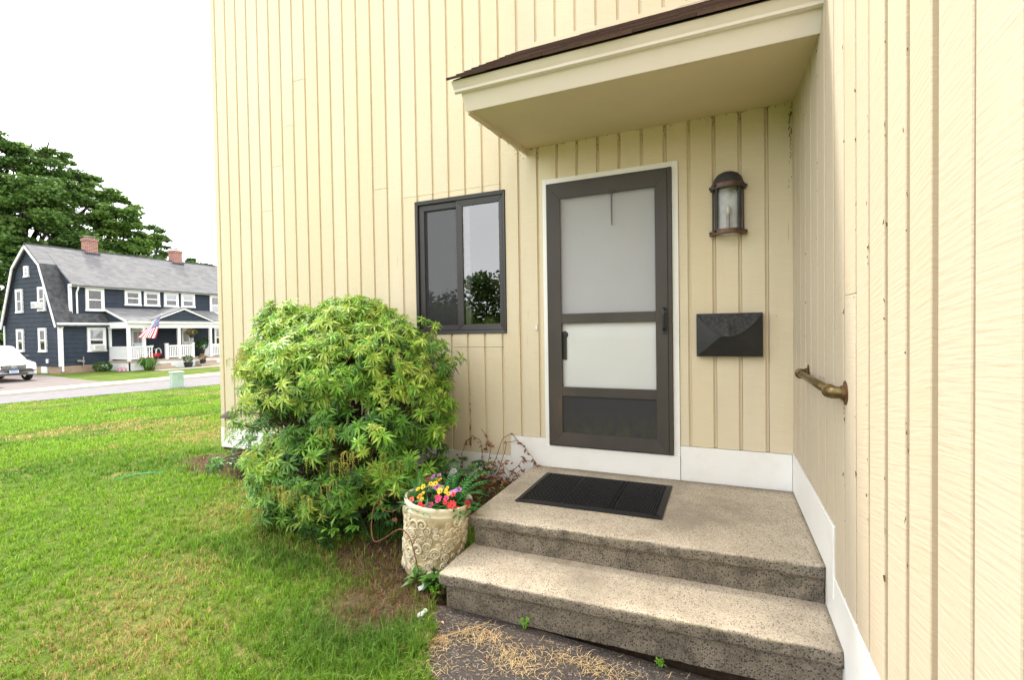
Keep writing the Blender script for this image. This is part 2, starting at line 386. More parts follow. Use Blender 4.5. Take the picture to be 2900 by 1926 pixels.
M['soil'] = simple('potting_soil', (.05, .035, .025), .95, .1, var=.4)
M['rubber'] = simple('black_rubber', (.012, .012, .013), .55, .4, var=.3, sc=60)
for n_, c_ in dict(yellow=(.82, .55, .03), red=(.62, .03, .03), pink=(.72, .05, .17), purple=(.40, .13, .36), coral=(.78, .14, .09), lilac=(.66, .30, .66), wine=(.2, .03, .06), orange=(.75, .28, .03)).items():
    M['fl_'+n_] = simple('petal_'+n_, c_, .6, .3, var=.2, sc=80)
M['fl_eye'] = simple('flower_eye', (.03, .015, .02), .8)
def mat_shingle():
    t = NT('brown_shingle').set(.9, .15); oi = t.n('ShaderNodeObjectInfo')
    c = t.ramp(t.noise(400, detail=2), [(.3, (.085, .052, .043)), (.7, (.21, .135, .11))])
    t.col(t.mix(t.math('MULTIPLY', oi.outputs['Random'], .6), c, (.05, .036, .032))); t.bump(t.noise(350), .002); return t.m
M['shingle'] = mat_shingle()
# neighbour
M['navy'] = simple('navy_shingle_siding', (.034, .043, .060), .75, .2, var=.16, sc=3)
def mat_nroof():
    t = NT('grey_roof_shingles').set(.9, .15)
    br = t.n('ShaderNodeTexBrick'); br.inputs['Scale'].default_value = 1; br.inputs['Brick Width'].default_value = .33; br.inputs['Row Height'].default_value = .16; br.inputs['Mortar Size'].default_value = .008
    g = t.n('ShaderNodeNewGeometry'); sx = t.n('ShaderNodeSeparateXYZ'); t.l(g.outputs['Position'], sx.inputs[0])
    cm = t.n('ShaderNodeCombineXYZ'); t.l(sx.outputs[1], cm.inputs[0]); t.l(sx.outputs[2], cm.inputs[1]); t.l(cm.outputs[0], br.inputs['Vector'])
    br.inputs['Color1'].default_value = (.13, .13, .135, 1); br.inputs['Color2'].default_value = (.22, .217, .217, 1); br.inputs['Mortar'].default_value = (.14, .14, .14, 1)
    t.col(t.mix(.45, br.outputs[0], t.ramp(t.noise(2.5, (1, 1, 4), 4), [(.3, (.14, .14, .142)), (.7, (.23, .227, .227))]))); return t.m
M['nroof'] = mat_nroof()
M['nroof_dark'] = simple('dark_grey_shingles', (.075, .076, .08), .9, .1, var=.4, sc=4)
def mat_brick():
    t = NT('red_chimney_brick').set(.9, .1); br = t.n('ShaderNodeTexBrick'); br.inputs['Scale'].default_value = 1
    br.inputs['Brick Width'].default_value = .24; br.inputs['Row Height'].default_value = .09; br.inputs['Mortar Size'].default_value = .012
    g = t.n('ShaderNodeNewGeometry'); sx = t.n('ShaderNodeSeparateXYZ'); t.l(g.outputs['Position'], sx.inputs[0])
    cm = t.n('ShaderNodeCombineXYZ'); t.l(t.math('ADD', sx.outputs[0], sx.outputs[1]), cm.inputs[0]); t.l(sx.outputs[2], cm.inputs[1]); t.l(cm.outputs[0], br.inputs['Vector'])
    br.inputs['Color1'].default_value = (.32, .11, .08, 1); br.inputs['Color2'].default_value = (.22, .07, .055, 1); br.inputs['Mortar'].default_value = (.45, .38, .34, 1)
    t.col(br.outputs[0]); return t.m
M['brick'] = mat_brick()
M['tan'] = simple('tan_foundation', (.36, .26, .19), .9, .1, var=.15, sc=3)
M['nglass'] = mat_glass('far_window_glass', 1.6)
M['nroom'] = simple('dark_window_interior', (.055, .05, .05), .9, 0, var=.5, sc=2)
M['carwhite'] = simple('white_car_paint', (.80, .80, .80), .25, .6, var=.01)
M['carglass'] = simple('car_glass', (.30, .36, .40), .08, .8, var=.02)
M['cardark'] = simple('dark_car_trim', (.03, .03, .03), .5)
M['chrome'] = simple('chrome', (.7, .7, .7), .2, .5, .9)
M['headlamp'] = simple('headlamp_lens', (.62, .6, .5), .15, .6)
M['tyre'] = simple('tyre_rubber', (.02, .02, .02), .8)
M['plate'] = simple('plate_white', (.7, .74, .8), .4); M['plate_blue'] = simple('plate_blue', (.08, .22, .55), .4)
M['flag_red'] = simple('flag_red', (.55, .03, .06), .7); M['flag_white'] = simple('flag_white', (.8, .8, .82), .7); M['flag_blue'] = simple('flag_blue', (.05, .06, .22), .7)
M['box_green'] = simple('utility_green', (.36, .47, .38), .55, .3, var=.06)
M['toy_red'] = simple('toy_red', (.6, .02, .04), .35)
M['step_tan'] = simple('tan_step_stone', (.42, .33, .25), .85)
M['steel'] = simple('pipe_steel', (.3, .28, .26), .5)
M['litter'] = simple('white_litter_plastic', (.75, .77, .78), .3)
M['cord'] = simple('green_cord', (.03, .45, .25), .5)
M['vent'] = simple('dark_olive_hood', (.085, .07, .045), .6)

# ------------------------------------------------------------------ terrain
def terrain_h(x, y):
    s = np.clip((-5.5-x)/15.0, 0, 1); s = s*s*(3-2*s)
    return -.69*s+.018*(fbm(x*.9, y*.9, 5)-.5)*np.clip((np.hypot(x+1, y+1)-1.5)/2, 0, 1)
def path_edge(y):   # x of the path's left edge
    return np.interp(-y, [1.2, 1.42, 1.98, 3.0, 4.5, 8], [-1.95, -1.90, -1.58, -1.12, -.95, -.95])+.03*(vnoise(np.asarray(y)*6., np.asarray(y)*0., 3)-.5)
def axis(a, b, fine0, fine1, df, gr=1.22):
    v = list(np.arange(fine0, fine1+1e-6, df)); st = df; x = v[-1]
    while x < b: st = min(st*gr, 8); x += st; v.append(x)
    st = df; x = v[0]; l = []
    while x > a: st = min(st*gr, 8); x -= st; l.append(x)
    return np.array(l[::-1]+v)
gx = axis(-260, 120, -6.5, .3, .09); gy = axis(-120, 260, -4.2, .6, .09)
X, Y = np.meshgrid(gx, gy, indexing='ij'); Z = terrain_h(X, Y)
inpath = (X > path_edge(Y)+.05) & (Y < -1.0); Z = np.where(inpath, -.13, Z)
Z = np.where((X > -5.45) & (Y > .12), -.1, Z)
nx, ny = X.shape; V = np.stack([X, Y, Z], -1).reshape(-1, 3)
i, j = np.meshgrid(np.arange(nx-1), np.arange(ny-1), indexing='ij'); a = (i*ny+j).ravel()
F = np.stack([a, a+ny, a+ny+1, a+1], 1).ravel()
def soil_mask(x, y):
    d1 = np.hypot((x+2.38)/.40, (y+1.14)/.34); d2 = np.hypot((x+3.2)/.85, (y+.45)/.5); d3 = np.hypot((x+2.1)/.28, (y+1.5)/.35)
    d4 = np.where((y > -.35) & (x > -5.7), .6, 2.); d5 = np.hypot((x+5.8)/.35, (y-.05)/.25)
    return np.clip(1.25-np.minimum(np.minimum(np.minimum(d1, d2), np.minimum(d3, d4)), d5)+.5*(fbm(x*5, y*5, 9)-.5), 0, 1)
sm = soil_mask(X, Y).reshape(-1); sm = np.clip(sm*2.2, 0, 1)
me = np_mesh('lawn', V, F, np.full(len(a), 4), [M['ground']], cols=np.repeat(sm[:, None], 3, 1))
me.polygons.foreach_set('use_smooth', [True]*len(me.polygons))
tag(link('lawn', me), kind='structure')

# asphalt walk in front of the steps
def asph_z(x, y): return -.012-.045*np.clip((x+1.25)/1.25, 0, 1)-.0*y
ys = np.arange(-1.30, -9, -.05); ts = np.linspace(0, 1, 40)
V = []; 
for yy in ys:
    x0 = float(path_edge(np.array([yy]))[0]); xx = x0+(.0-.02-x0)*ts
    zz = asph_z(xx, yy)+.006*(fbm(xx*9, xx*0+yy*9, 2)-.5)
    if yy > -1.5: zz = zz-.05*(1-min(1, (-1.40-yy)/.07)) if yy > -1.47 else zz
    V.append(np.stack([xx, np.full_like(xx, yy), zz], 1))
V = np.concatenate(V); n1 = len(ys); n2 = 40
i, j = np.meshgrid(np.arange(n1-1), np.arange(n2-1), indexing='ij'); a = (i*n2+j).ravel()
F = np.stack([a, a+n2, a+n2+1, a+1], 1).ravel()
tag(link('asphalt_path', np_mesh('asphalt_path', V, F, np.full(len(a), 4), [M['asphalt']])), kind='structure')

# street across the lawn
ZR = -.69
def sheet(name, pts, z, mat, thick=.1, div=1):
    mb = MB(); mb.prism([(x, y, z-thick) for x, y in pts], (0, 0, thick)); return tag(mb.build(name, mat), kind='structure')
def lerp(p, q, t): return (p[0]+(q[0]-p[0])*t, p[1]+(q[1]-p[1])*t)
sheet('road', [(-22.3, -60), (-21.7, 3.93), (-20.07, 10.08), (-19.4, 60), (-24.6, 60), (-24.85, 4.9), (-25.2, -60)], ZR+.03, M['road'])
sheet('sidewalk', [(-24.7, -60), (-24.42, 4.9), (-24.05, 12.8), (-23.4, 60), (-25.2, 60), (-25.58, 12.8), (-25.66, 4.9), (-25.9, -60)], ZR+.10, M['sidewalk'], .09)
sheet('driveway', [(-25.58, 3.4), (-25.58, 9.9), (-27.2, 9.2), (-34.9, 10.4), (-44, 10.4), (-44, 4.2), (-33, 5.2), (-28, 6.4)], ZR+.06, M['drive'], .1)
sheet('front_walk', [(-25.6, 21.0), (-25.6, 22.2), (-33.4, 19.8), (-33.4, 18.4)], ZR+.05, M['sidewalk'], .1)
sheet('house_walk', [(-32.3, 14.6), (-31.5, 14.6), (-31.0, 24), (-31.9, 24)], ZR+.045, M['sidewalk'], .1)

# ------------------------------------------------------------------ the yellow townhouse
house = empty('townhouse', (0, 0, 0), 'cream yellow townhouse with vertical board siding, brown storm door and small canopy', 'house')
HX = -5.565; EZ = 5.30
WX0, WX1, WZ0, WZ1 = -2.934, -2.062, 1.417, 2.587
TX0, TX1, TZ1 = -1.734, -.724, 2.614
DX0, DX1, DZ0 = -1.6995, -.7666, .532; DZ1 = DZ0+2.04
def subtract(rects, hole):
    out = []; hx0, hx1, hz0, hz1 = hole
    for (x0, x1, z0, z1) in rects:
        if hx1 <= x0+1e-6 or hx0 >= x1-1e-6 or hz1 <= z0+1e-6 or hz0 >= z1-1e-6: out.append((x0, x1, z0, z1)); continue
        if hz0 > z0: out.append((x0, x1, z0, hz0))
        if hz1 < z1: out.append((x0, x1, hz1, z1))
        a, b = max(z0, hz0), min(z1, hz1)
        if hx0 > x0: out.append((x0, hx0, a, b))
        if hx1 < x1: out.append((hx1, x1, a, b))
    return out
holes = [(WX0, WX1, WZ0, WZ1), (TX0, TX1, .3, TZ1)]
rects = [(HX, 0, .16, EZ)]
for h in holes: rects = subtract(rects, h)
mb = MB()
for x0, x1, z0, z1 in rects: mb.box(x0, x1, .0, .14, z0, z1)
wallF = mb.build('wall', M['backing'], house)
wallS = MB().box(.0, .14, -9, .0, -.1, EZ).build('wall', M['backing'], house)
FT, FD, CW = .024, .007, .0185     # board thickness, channel floor height, channel width
def board(parent, mat, frame, t0, t1, z0, z1, flange, n=0.0, lean=0.0, cw=None):
    """vertical board: frame(t, n, z) gives the world point; flange = channel lip on the t1 side"""
    g = .0014+.0018*rnd.random()**3; cw = cw or CW; b = .0025
    a0 = t0+g; a1 = (t1-cw) if flange else t1-g
    prof = [(a0, 0), (a0, FT-b), (a0+b, FT), (a1-b, FT), (a1, FT-b)]
    prof += [(a1, FD), (t1+g*.2, FD), (t1+g*.2, 0)] if flange else [(a1, 0)]
    k = len(prof); mb = MB(); nl = max(1, int((z1-z0)/.35)); vs = []; sd_ = rnd.random()*50
    for q in range(nl+1):
        f = q/nl; z = z0+(z1-z0)*f; l = lean*f; w0 = .0016*mnoise.noise(Vector((sd_, z*1.7, 0))); w1 = .0018*mnoise.noise(Vector((sd_+9, z*1.9, 0))); nb_ = .0012*mnoise.noise(Vector((sd_+21, z*.9, 0)))
        vs += [frame(p[0]+l+(w0 if p[0] < (a0+a1)/2 else w1), p[1]+n+(nb_ if p[1] > .001 else 0), z) for p in prof]
    fs = []
    for q in range(nl): fs += [(q*k+i, q*k+(i+1) % k, (q+1)*k+(i+1) % k, (q+1)*k+i) for i in range(k)]
    fs += [tuple(range(k))[::-1], tuple(range(nl*k, nl*k+k))]
    mb.add(vs, fs); return mb.build('siding_board', mat, parent)
frF = lambda t, n, z: (t, -n, z)
frS = lambda t, n, z: (-n, -t, z)          # t runs from the corner towards the camera
gro = [HX]+[-5.4864+.1617*i for i in range(25)]+[-1.6056+.1602*i for i in range(1, 10)]+[-.001]
joints = {-4.212: 3.957, -4.385: 3.534, -4.554: 3.152, -4.723: 2.717, -3.278: 2.754}
skirtF = [(HX, -2.041, .41), (-2.041, TX0, .577), (TX1, 0, .597)]
for q in range(len(gro)-1):
    t0, t1 = gro[q], gro[q+1]; mid = (t0+t1)/2
    rr = [(t0, t1, .16, EZ)]
    for h in holes+[(a, b, 0, c+.004) for a, b, c in skirtF]: rr = subtract(rr, h)
    for jx, jz in joints.items():
        if t0 < jx < t1: rr = subtract(rr, (t0, t1, jz-.0012, jz+.0012))
    if WX0-.12 < mid < WX1-.02: rr = subtract(rr, (t0, t1, 2.637, 2.6395))
    if -2.55 < mid < WX1-.02: rr = subtract(rr, (t0, t1, 1.3015, 1.3045))
    for x0, x1, z0, z1 in rr:
        if x1-x0 < .012: continue
        fl = abs(x1-t1) < 1e-6 and x1-x0 > .05
        board(wallF, M['siding'], frF, x0, x1, z0, z1, fl, rnd.uniform(-.0012, .0012))
gs = [0.019, .186, .366, .55, .724, .925, 1.109, 1.292, 1.470, 1.645, 1.807, 1.978, 2.145, 2.308, 2.485]
while gs[-1] < 8.8: gs.append(gs[-1]+.174)
sj = {8: 1.55, 13: 2.9, 16: .9, 5: 1.2}
for q in range(len(gs)-1):
    t0, t1 = gs[q], gs[q+1]; zb = .611 if t1 < 1.36 else .396
    rr = [(t0, t1, zb, EZ)]
    if q in sj: rr = subtract(rr, (t0, t1, sj[q]-.001, sj[q]+.001))
    gap = {12: .010, 11: .004, 10: .003, 13: .003}.get(q, .0)
    for x0, x1, z0, z1 in rr:
        board(wallS, M['siding_sun_dimmed'], frS, x0, x1-gap, z0, z1, True, {13: -.006, 12: -.003, 14: -.002}.get(q, rnd.uniform(-.0015, .0015)), rnd.uniform(-.002, .002))
# skirt boards, corner, foundation
skm = M['white']
for x0, x1, z0, z1, y in [(HX-.004, -2.041, .195, .41, -.026), (-2.041+.002, TX0-.0015, .195, .577, -.030), (TX0, TX1, .30, DZ0-.004, -.044), (TX1+.0015, -.032, .30, .597, -.030)]:
    box('skirt_board', skm, house, x0, x1, y, .0, z0, z1, .003)
box('skirt_board', skm, house, -.030, -.0, -1.286, -.002, .30, .606, .003)
box('skirt_board', skm, house, -.027, -.0, -8.9, -1.1, -.12, .392, .003)
MB().box(HX+.06, -1.7, .03, .2, -.25, .19).build('foundation', M['foundation'], house)
MB().box(HX+.06, HX+.2, .2, 7.9, -.25, .19).build('foundation', M['foundation'], house)
# unseen left side, eaves and roof
MB().box(HX, HX+.14, .14, 8, .19, EZ).build('wall', M['siding'], house)
box('eave', M['fascia'], house, HX-.06, 4.4, -.06, 8.3, EZ, EZ+.12); box('eave', M['fascia'], house, -.06, 4.4, -9.2, -.062, EZ, EZ+.12)
rf = MB(); rf.add([(HX-.08, -.08, EZ+.122), (4.4, -.08, EZ+.122), (4.4, 8.4, EZ+.122), (HX-.08, 8.4, EZ+.122), (HX-.08, 4, EZ+2.0), (4.4, 4, EZ+2.0)], [(0, 1, 5, 4), (2, 3, 4, 5), (0, 4, 3), (1, 2, 5)])
rf.build('roof', M['shingle'], house)

# storm door
door = empty('door', (0, 0, 0), parent=house)
mb = MB(); mb.box(TX0, DX0, -.036, .02, DZ0-.004, TZ1).box(DX1, TX1, -.036, .02, DZ0-.004, TZ1).box(DX0, DX1, -.036, .02, DZ1, TZ1)
mb.build('casing', M['white'], door, bevel=.003)
mb = MB(); mb.box(DX0+.001, DX0+.014, -.050, .0, DZ0, DZ1-.001).box(DX1-.03, DX1-.001, -.056, .0, DZ0, DZ1-.001).box(DX0+.014, DX1-.03, -.052, .0, DZ1-.02, DZ1-.001).box(DX0+.014, DX1-.03, -.05, .0, DZ0, DZ0+.012)
mb.build('door_frame', M['doorframe'], door, bevel=.002)
def mitre_frame(mb, x0, x1, z0, z1, wl, wr, wt, wb, y0, y1, din=.006):
    o = [(x0, z0), (x1, z0), (x1, z1), (x0, z1)]; i = [(x0+wl, z0+wb), (x1-wr, z0+wb), (x1-wr, z1-wt), (x0+wl, z1-wt)]
    for k in range(4):
        l = (k+1) % 4; A, B, C, D = o[k], o[l], i[l], i[k]; e = .0007
        mb.add([(A[0], y1, A[1]), (B[0], y1, B[1]), (C[0], y1, C[1]), (D[0], y1, D[1]), (A[0], y0, A[1]), (B[0], y0, B[1]), (C[0], y0+din, C[1]), (D[0], y0+din, D[1])],
               [(0, 1, 2, 3), (7, 6, 5, 4), (4, 5, 1, 0), (5, 6, 2, 1), (6, 7, 3, 2), (7, 4, 0, 3)])
lx0, lx1 = DX0+.016, -.797
mb = MB(); mitre_frame(mb, lx0, lx1, DZ0+.008, DZ1-.022, -1.585-lx0, lx1+.881, .106, .10, -.062, -.028)
mb.build('leaf_frame', M['doorframe'], door, bevel=.0012, seg=1)
for za, zb in ((1.486, 1.561), (.923, .995)): box('rail', M['doorframe'], door, -1.586, -.880, -.056, -.03, za, zb, .003)
MB().box(-1.586, -.880, -.046, -.040, .635, .924).build('kick_panel', M['kick'], door)
mb = MB(); mb.add([(-1.588, -.048, 1.56), (-.878, -.048, 1.56), (-.878, -.048, 2.47), (-1.588, -.048, 2.47)], [(0, 1, 2, 3)]); mb.build('screen', M['screen_door'], door)
mb = MB(); mb.add([(-1.588, -.044, .994), (-.878, -.044, .994), (-.878, -.044, 1.487), (-1.588, -.044, 1.487)], [(0, 1, 2, 3)]); mb.build('pane', M['glass_door'], door)
box('inner_door', M['door_white'], door, DX0+.0, DX1, -.012, .06, .50, TZ1)
mb = MB(); mb.box(DX0-.03, DX0+.02, .0, .1, .4, TZ1+.03).box(DX1-.02, DX1+.03, .0, .1, .4, TZ1+.03); mb.build('jamb', M['door_white'], door)
mb = MB(); mb.box(-.834, -.808, -.072, -.062, 1.40, 1.59); mb.tube([(-.821, -.07, 1.575), (-.821, -.108, 1.565), (-.821, -.115, 1.53), (-.821, -.108, 1.44), (-.821, -.07, 1.42)], [.010, .010, .009, .009, .008], 8)
mb.build('handle', M['black'], door, smooth=False, bevel=.002)
MB().lathe([(0, .014), (.010, .013), (.012, 0)], (-.822, -.072, 1.552), 12, axis=(0, -1, 0)).build('lock_button', M['chrome'], door, smooth=True)
mb = MB(); mb.box(-1.588, -1.556, -.026, .0, 1.205, 1.38); mb.lathe([(0, .02), (.024, .018), (.028, 0)], (-1.572, -.012, 1.40), 14, axis=(0, -1, 0)); mb.build('inner_handle', M['black'], door)
mb = MB()
for k in range(11):
    z = 2.455-k*.0225; a = (.006, 0) if k % 2 else (0, .006)
    pts = [Vector((-1.187+a[0]*math.cos(t), -.056+a[1]*math.cos(t), z-.011+.015*math.sin(t))) for t in [2*math.pi*q/8 for q in range(9)]]
    mb.tube(pts, .0022, 5)
mb.build('chain', M['chain'], door)
mb = MB(); mb.box(-1.205, -1.170, -.0625, -.0515, 2.44, 2.463); mb.build('closer_bracket', M['black'], door)

# sliding window
win = empty('window', (0, 0, 0), parent=house)
mb = MB(); mitre_frame(mb, WX0, WX1, WZ0, WZ1, .028, .022, .034, .028, -.034, .05, .004); mb.build('frame', M['bronze'], win, bevel=.002, seg=1)
mb = MB(); mitre_frame(mb, WX0+.030, -2.505, WZ0+.030, WZ1-.036, .05, .022, .05, .045, -.010, .012, .004); mb.build('screen_sash', M['bronze'], win, bevel=.002, seg=1)
mb = MB(); mitre_frame(mb, -2.520, WX1-.024, WZ0+.030, WZ1-.036, .058, .036, .052, .05, -.024, -.0, .005); mb.build('sash', M['bronze'], win, bevel=.002, seg=1)
def vquad(name, mat, parent, x0, x1, y, z0, z1):
    mb = MB(); mb.add([(x0, y, z0), (x1, y, z0), (x1, y, z1), (x0, y, z1)], [(0, 1, 2, 3)]); return mb.build(name, mat, parent)
vquad('screen', M['screen_win'], win, WX0+.07, -2.515, .002, WZ0+.06, WZ1-.07)
vquad('pane', M['glass'], win, WX0+.03, -2.49, .022, WZ0+.03, WZ1-.04)
vquad('pane', M['glass'], win, -2.47, WX1-.04, -.010, WZ0+.06, WZ1-.07)
mb = MB(); mb.box(-2.462, -2.412, .020, .045, WZ0+.05, WZ1-.05); mb.build('inner_stile', M['curtain_white'], win)
mb = MB(); mb.box(-2.428, -2.405, .008, .02, 1.66, 1.72); mb.build('latch', M['black'], win, bevel=.003)
mb = MB(); mb.box(WX0-.5, WX1+.5, .14, 2.2, WZ0-1, WZ1+.3)
room = mb.build('room', M['room'], win)
bmx = bmesh.new(); bmx.from_mesh(room.data)
for f in list(bmx.faces):
    if f.calc_center_median().y < .2: bmx.faces.remove(f)
bmx.to_mesh(room.data); bmx.free()
mb = MB(); mb.box(WX0-.02, WX0, .0, .16, WZ0, WZ1).box(WX1, WX1+.02, .0, .16, WZ0, WZ1); mb.build('reveal', M['curtain_white'], win)

# canopy over the door
can = empty('canopy', (0, 0, 0), parent=house)
cx0 = -1.874; cb = (-1.001, 2.779); ct = (-1.072, 2.868); sw = (0.0, 2.881)
mb = MB(); mb.hexa([(cx0, cb[0], cb[1]), (-.022, cb[0], cb[1]), (-.022, cb[0]+.03, cb[1]+.02), (cx0, cb[0]+.03, cb[1]+.02), (cx0, ct[0], ct[1]+.03), (-.022, ct[0], ct[1]+.03), (-.022, ct[0]+.03, ct[1]+.05), (cx0, ct[0]+.03, ct[1]+.05)])
mb.build('fascia', M['fascia'], can, bevel=.003)
dr = (-1.128, 2.922); rt_ = (0.0, 3.665)
prof = [(ct[0]+.004, ct[1]-.006), (ct[0]-.016, ct[1]-.002), (ct[0]-.018, ct[1]+.012), (ct[0]-.028, ct[1]+.022), (ct[0]-.040, ct[1]+.036), (dr[0]+.008, dr[1]-.006), (ct[0]+.02, ct[1]+.065)]
mb = MB(); mb.prism([(cx0-.03, a, b) for a, b in prof], (-cx0+.03-.022, 0, 0)); mb.build('crown_moulding', M['fascia'], can)
mb = MB(); mb.hexa([(cx0+.012, cb[0]+.02, cb[1]+.012), (-.022, cb[0]+.02, cb[1]+.012), (-.022, -.022, sw[1]), (cx0+.012, -.022, sw[1]), (cx0+.012, cb[0]+.02, cb[1]+.03), (-.022, cb[0]+.02, cb[1]+.03), (-.022, -.022, sw[1]+.02), (cx0+.012, -.022, sw[1]+.02)])
mb.build('soffit', M['soffit'], can)
def roofz(y): return dr[1]+(rt_[1]-dr[1])*(y-dr[0])/(rt_[0]-dr[0])
mb = MB(); mb.prism([(cx0-.02, dr[0]+.03, roofz(dr[0]+.03)-.03), (cx0-.02, -.022, roofz(-.022)-.03), (cx0-.02, -.022, roofz(-.022)-.006), (cx0-.02, dr[0]+.01, roofz(dr[0]+.01)-.006)], (-cx0+.02-.022, 0, 0)); mb.build('roof_deck', M['backing'], can)
ccols = [cb[0]+.025+.162*q for q in range(7)]
for q in range(6):
    y0, y1 = ccols[q]+.002, min(ccols[q+1], -.024)
    zb0 = cb[1]-.004+(2.842-cb[1])*(y0-cb[0])/(-cb[0]); zb1 = zb0+rnd.uniform(.0, .014)
    f = lambda y, b: (y, b)
    mb = MB(); mb.prism([(cx0-.002, y0, zb0), (cx0-.002, y1-.022, zb1), (cx0-.002, y1-.022, roofz(y1)-.034), (cx0-.002, y0, roofz(y0)-.034)], (.018, 0, 0))
    mb.prism([(cx0+.003, y1-.022, zb1), (cx0+.003, y1, zb1), (cx0+.003, y1, roofz(y1)-.034), (cx0+.003, y1-.022, roofz(y1)-.034)], (.010, 0, 0))
    mb.build('cheek_board', M['siding'], can)
sd = Vector((0, rt_[0]-dr[0], rt_[1]-dr[1])); L = sd.length; sd.normalize(); nn = Vector((0, -sd.z, sd.y))
smesh = []
for wv in range(4):
    mb = MB(); wd = [.30, .26, .335, .22][wv]; n = 6
    lo = []; hi = []
    for q in range(n+1):
        x = wd*q/n-.002*(q == n); d = -.004*rnd.random()
        lo.append(Vector((x, 0, 0))+sd*d); hi.append(Vector((x, 0, 0))+sd*.21)
    top = [p+nn*.014 for p in lo]+[p+nn*.003 for p in hi]; bot = [p for p in lo]+[p-nn*.001 for p in hi]
    mb.add(top+bot, [(q, q+1, n+2+q, n+1+q) for q in range(n)]+[(2*(n+1)+q, q, q+1, 2*(n+1)+q+1)[::-1] for q in range(n)]+[(0, n+1, 3*(n+1), 2*(n+1)), (n, 2*n+1, 3*n+3+n, 2*(n+1)+n)[::-1]])
    smesh.append((wd, mb.mesh('shingle', M['shingle'])))
ncs = int(L/.128)
for c in range(ncs+1):
    p0 = Vector((0, dr[0]-.012, dr[1]-.008))+sd*(c*.128)+nn*(.0025); x = -1.912-rnd.uniform(0, .012)
    if c == 0: x = -1.92
    while x < -.05:
        wd, me = smesh[rnd.randrange(4)]; sxx = 1.0
        if x+wd > -.03: sxx = max(.1, (-.03-x)/wd)
        o = link('shingle', me, can, p0+Vector((x, 0, 0))+nn*rnd.uniform(0, .003)+sd*rnd.uniform(-.004, .004)); o.scale = (sxx, 1, 1); x += wd
mb = MB(); mb.tube([(-1.50, -.024, 3.70), (-1.50, -.024, 3.60)]+[(-1.47+q*.13, -.03, 3.585+.02*math.sin(q*1.3)+.012*q) for q in range(9)], .004, 5)
mb.build('cable', M['fascia'], can)
mb = MB(); mb.box(-1.86, -.03, -.03, -.019, 3.63, 3.70); mb.build('flashing', M['siding'], can)

mb_d = simple('dirt_and_cobweb', (.16, .10, .05), .9, .1, var=.4, sc=60)
def bits(name, pts, parent, size, stretch=2.0):
    mb = MB()
    for p in pts:
        s = size*rnd.uniform(.4, 1.3); k = stretch*rnd.uniform(.5, 1.5); a = [Vector((rnd.uniform(-1, 1)*s, rnd.uniform(-.25, .25)*s, rnd.uniform(-1, 1)*s*k)) for _ in range(5)]
        b = len(mb.v); mb.v += [tuple(Vector(p)+v) for v in a]; mb.f += [(b, b+1, b+2), (b, b+2, b+3), (b, b+3, b+4), (b+1, b+2, b+4)]; mb.m += [0]*4
    return tag(mb.build(name, mb_d, parent), kind='stuff')
gg = [g_ for g_ in gro if -1.95 < g_ < -.05]
bits('cobweb_dirt', [(g_-rnd.uniform(.0, .022), -.012-rnd.random()*.012, 2.876-abs(rnd.gauss(0, .05))) for g_ in gg for _ in range(14)]+[(rnd.uniform(-1.85, -.03), -.028, 2.876-abs(rnd.gauss(0, .004))) for _ in range(90)], house, .0035)
bits('cobweb_dirt', [(-.028-rnd.random()*.02, -.03-rnd.random()*.02, 2.87-abs(rnd.gauss(0, .25))) for _ in range(70)]+[(cx0+.012, -1.0+rnd.random(), 2.80+rnd.gauss(0, .02)) for _ in range(30)], house, .004, 3)
bits('peeled_paint', [(-2.413+rnd.gauss(0, .003), -.020-rnd.random()*.006, rnd.triangular(.42, .95, .5)) for _ in range(60)], house, .005, 3.5)
bits('peeled_paint', [(-.018-rnd.random()*.010, -gs[rnd.choice([3, 5, 8, 9, 10, 11, 12])]+rnd.uniform(.0, .02), rnd.uniform(.7, 3.4)) for _ in range(110)], house, .003, 4)
# ------------------------------------------------------------------ concrete steps
steps = empty('concrete_steps', (0, 0, 0), 'two weathered exposed aggregate concrete steps below the storm door', 'steps')
def slab(name, x0, x1, y0, y1, z0, z1, rad, amp, parent):
    bm = bmesh.new(); bmesh.ops.create_cube(bm, size=1)
    for v in bm.verts: v.co = Vector(((x0+x1)/2+v.co.x*(x1-x0), (y0+y1)/2+v.co.y*(y1-y0), (z0+z1)/2+v.co.z*(z1-z0)))
    ed = [e for e in bm.edges if e.calc_length() > .0 and (all(abs(v.co.y-y0) < 1e-6 for v in e.verts) or all(abs(v.co.x-x0) < 1e-6 for v in e.verts))]
    if rad: bmesh.ops.bevel(bm, geom=ed, offset=rad, segments=5, profile=.55, affect='EDGES')
    for k in range(1, 60):
        bmesh.ops.bisect_plane(bm, geom=bm.verts[:]+bm.edges[:]+bm.faces[:], plane_co=(x0+(x1-x0)*k/60, 0, 0), plane_no=(1, 0, 0))
    for k in range(1, 8):
        bmesh.ops.bisect_plane(bm, geom=bm.verts[:]+bm.edges[:]+bm.faces[:], plane_co=(0, y0+(y1-y0)*k/8, 0), plane_no=(0, 1, 0))
    for v in bm.verts:
        fr_ = max(0, min(1, -v.co.y/1.45)); lf = max(0, min(1, -v.co.x/1.8))
        edge = math.exp(-((v.co.y-y0)/.03)**2)
        nv = mnoise.noise_vector(v.co*38)*amp*.6+mnoise.noise_vector(v.co*9)*amp*.7
        v.co += nv*(.25+.75*edge)
        ch = mnoise.noise(v.co*11)
        if edge > .4 and ch > .38 and v.co.z > z1-.03: v.co.z -= (ch-.38)*.05; v.co.y += (ch-.38)*.04
        v.co.z += fr_*(.012*(1-lf)-.020*lf)
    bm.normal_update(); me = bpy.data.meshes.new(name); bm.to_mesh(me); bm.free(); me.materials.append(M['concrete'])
    me.polygons.foreach_set('use_smooth', [True]*len(me.polygons))
    o = link(name, me, parent); return o
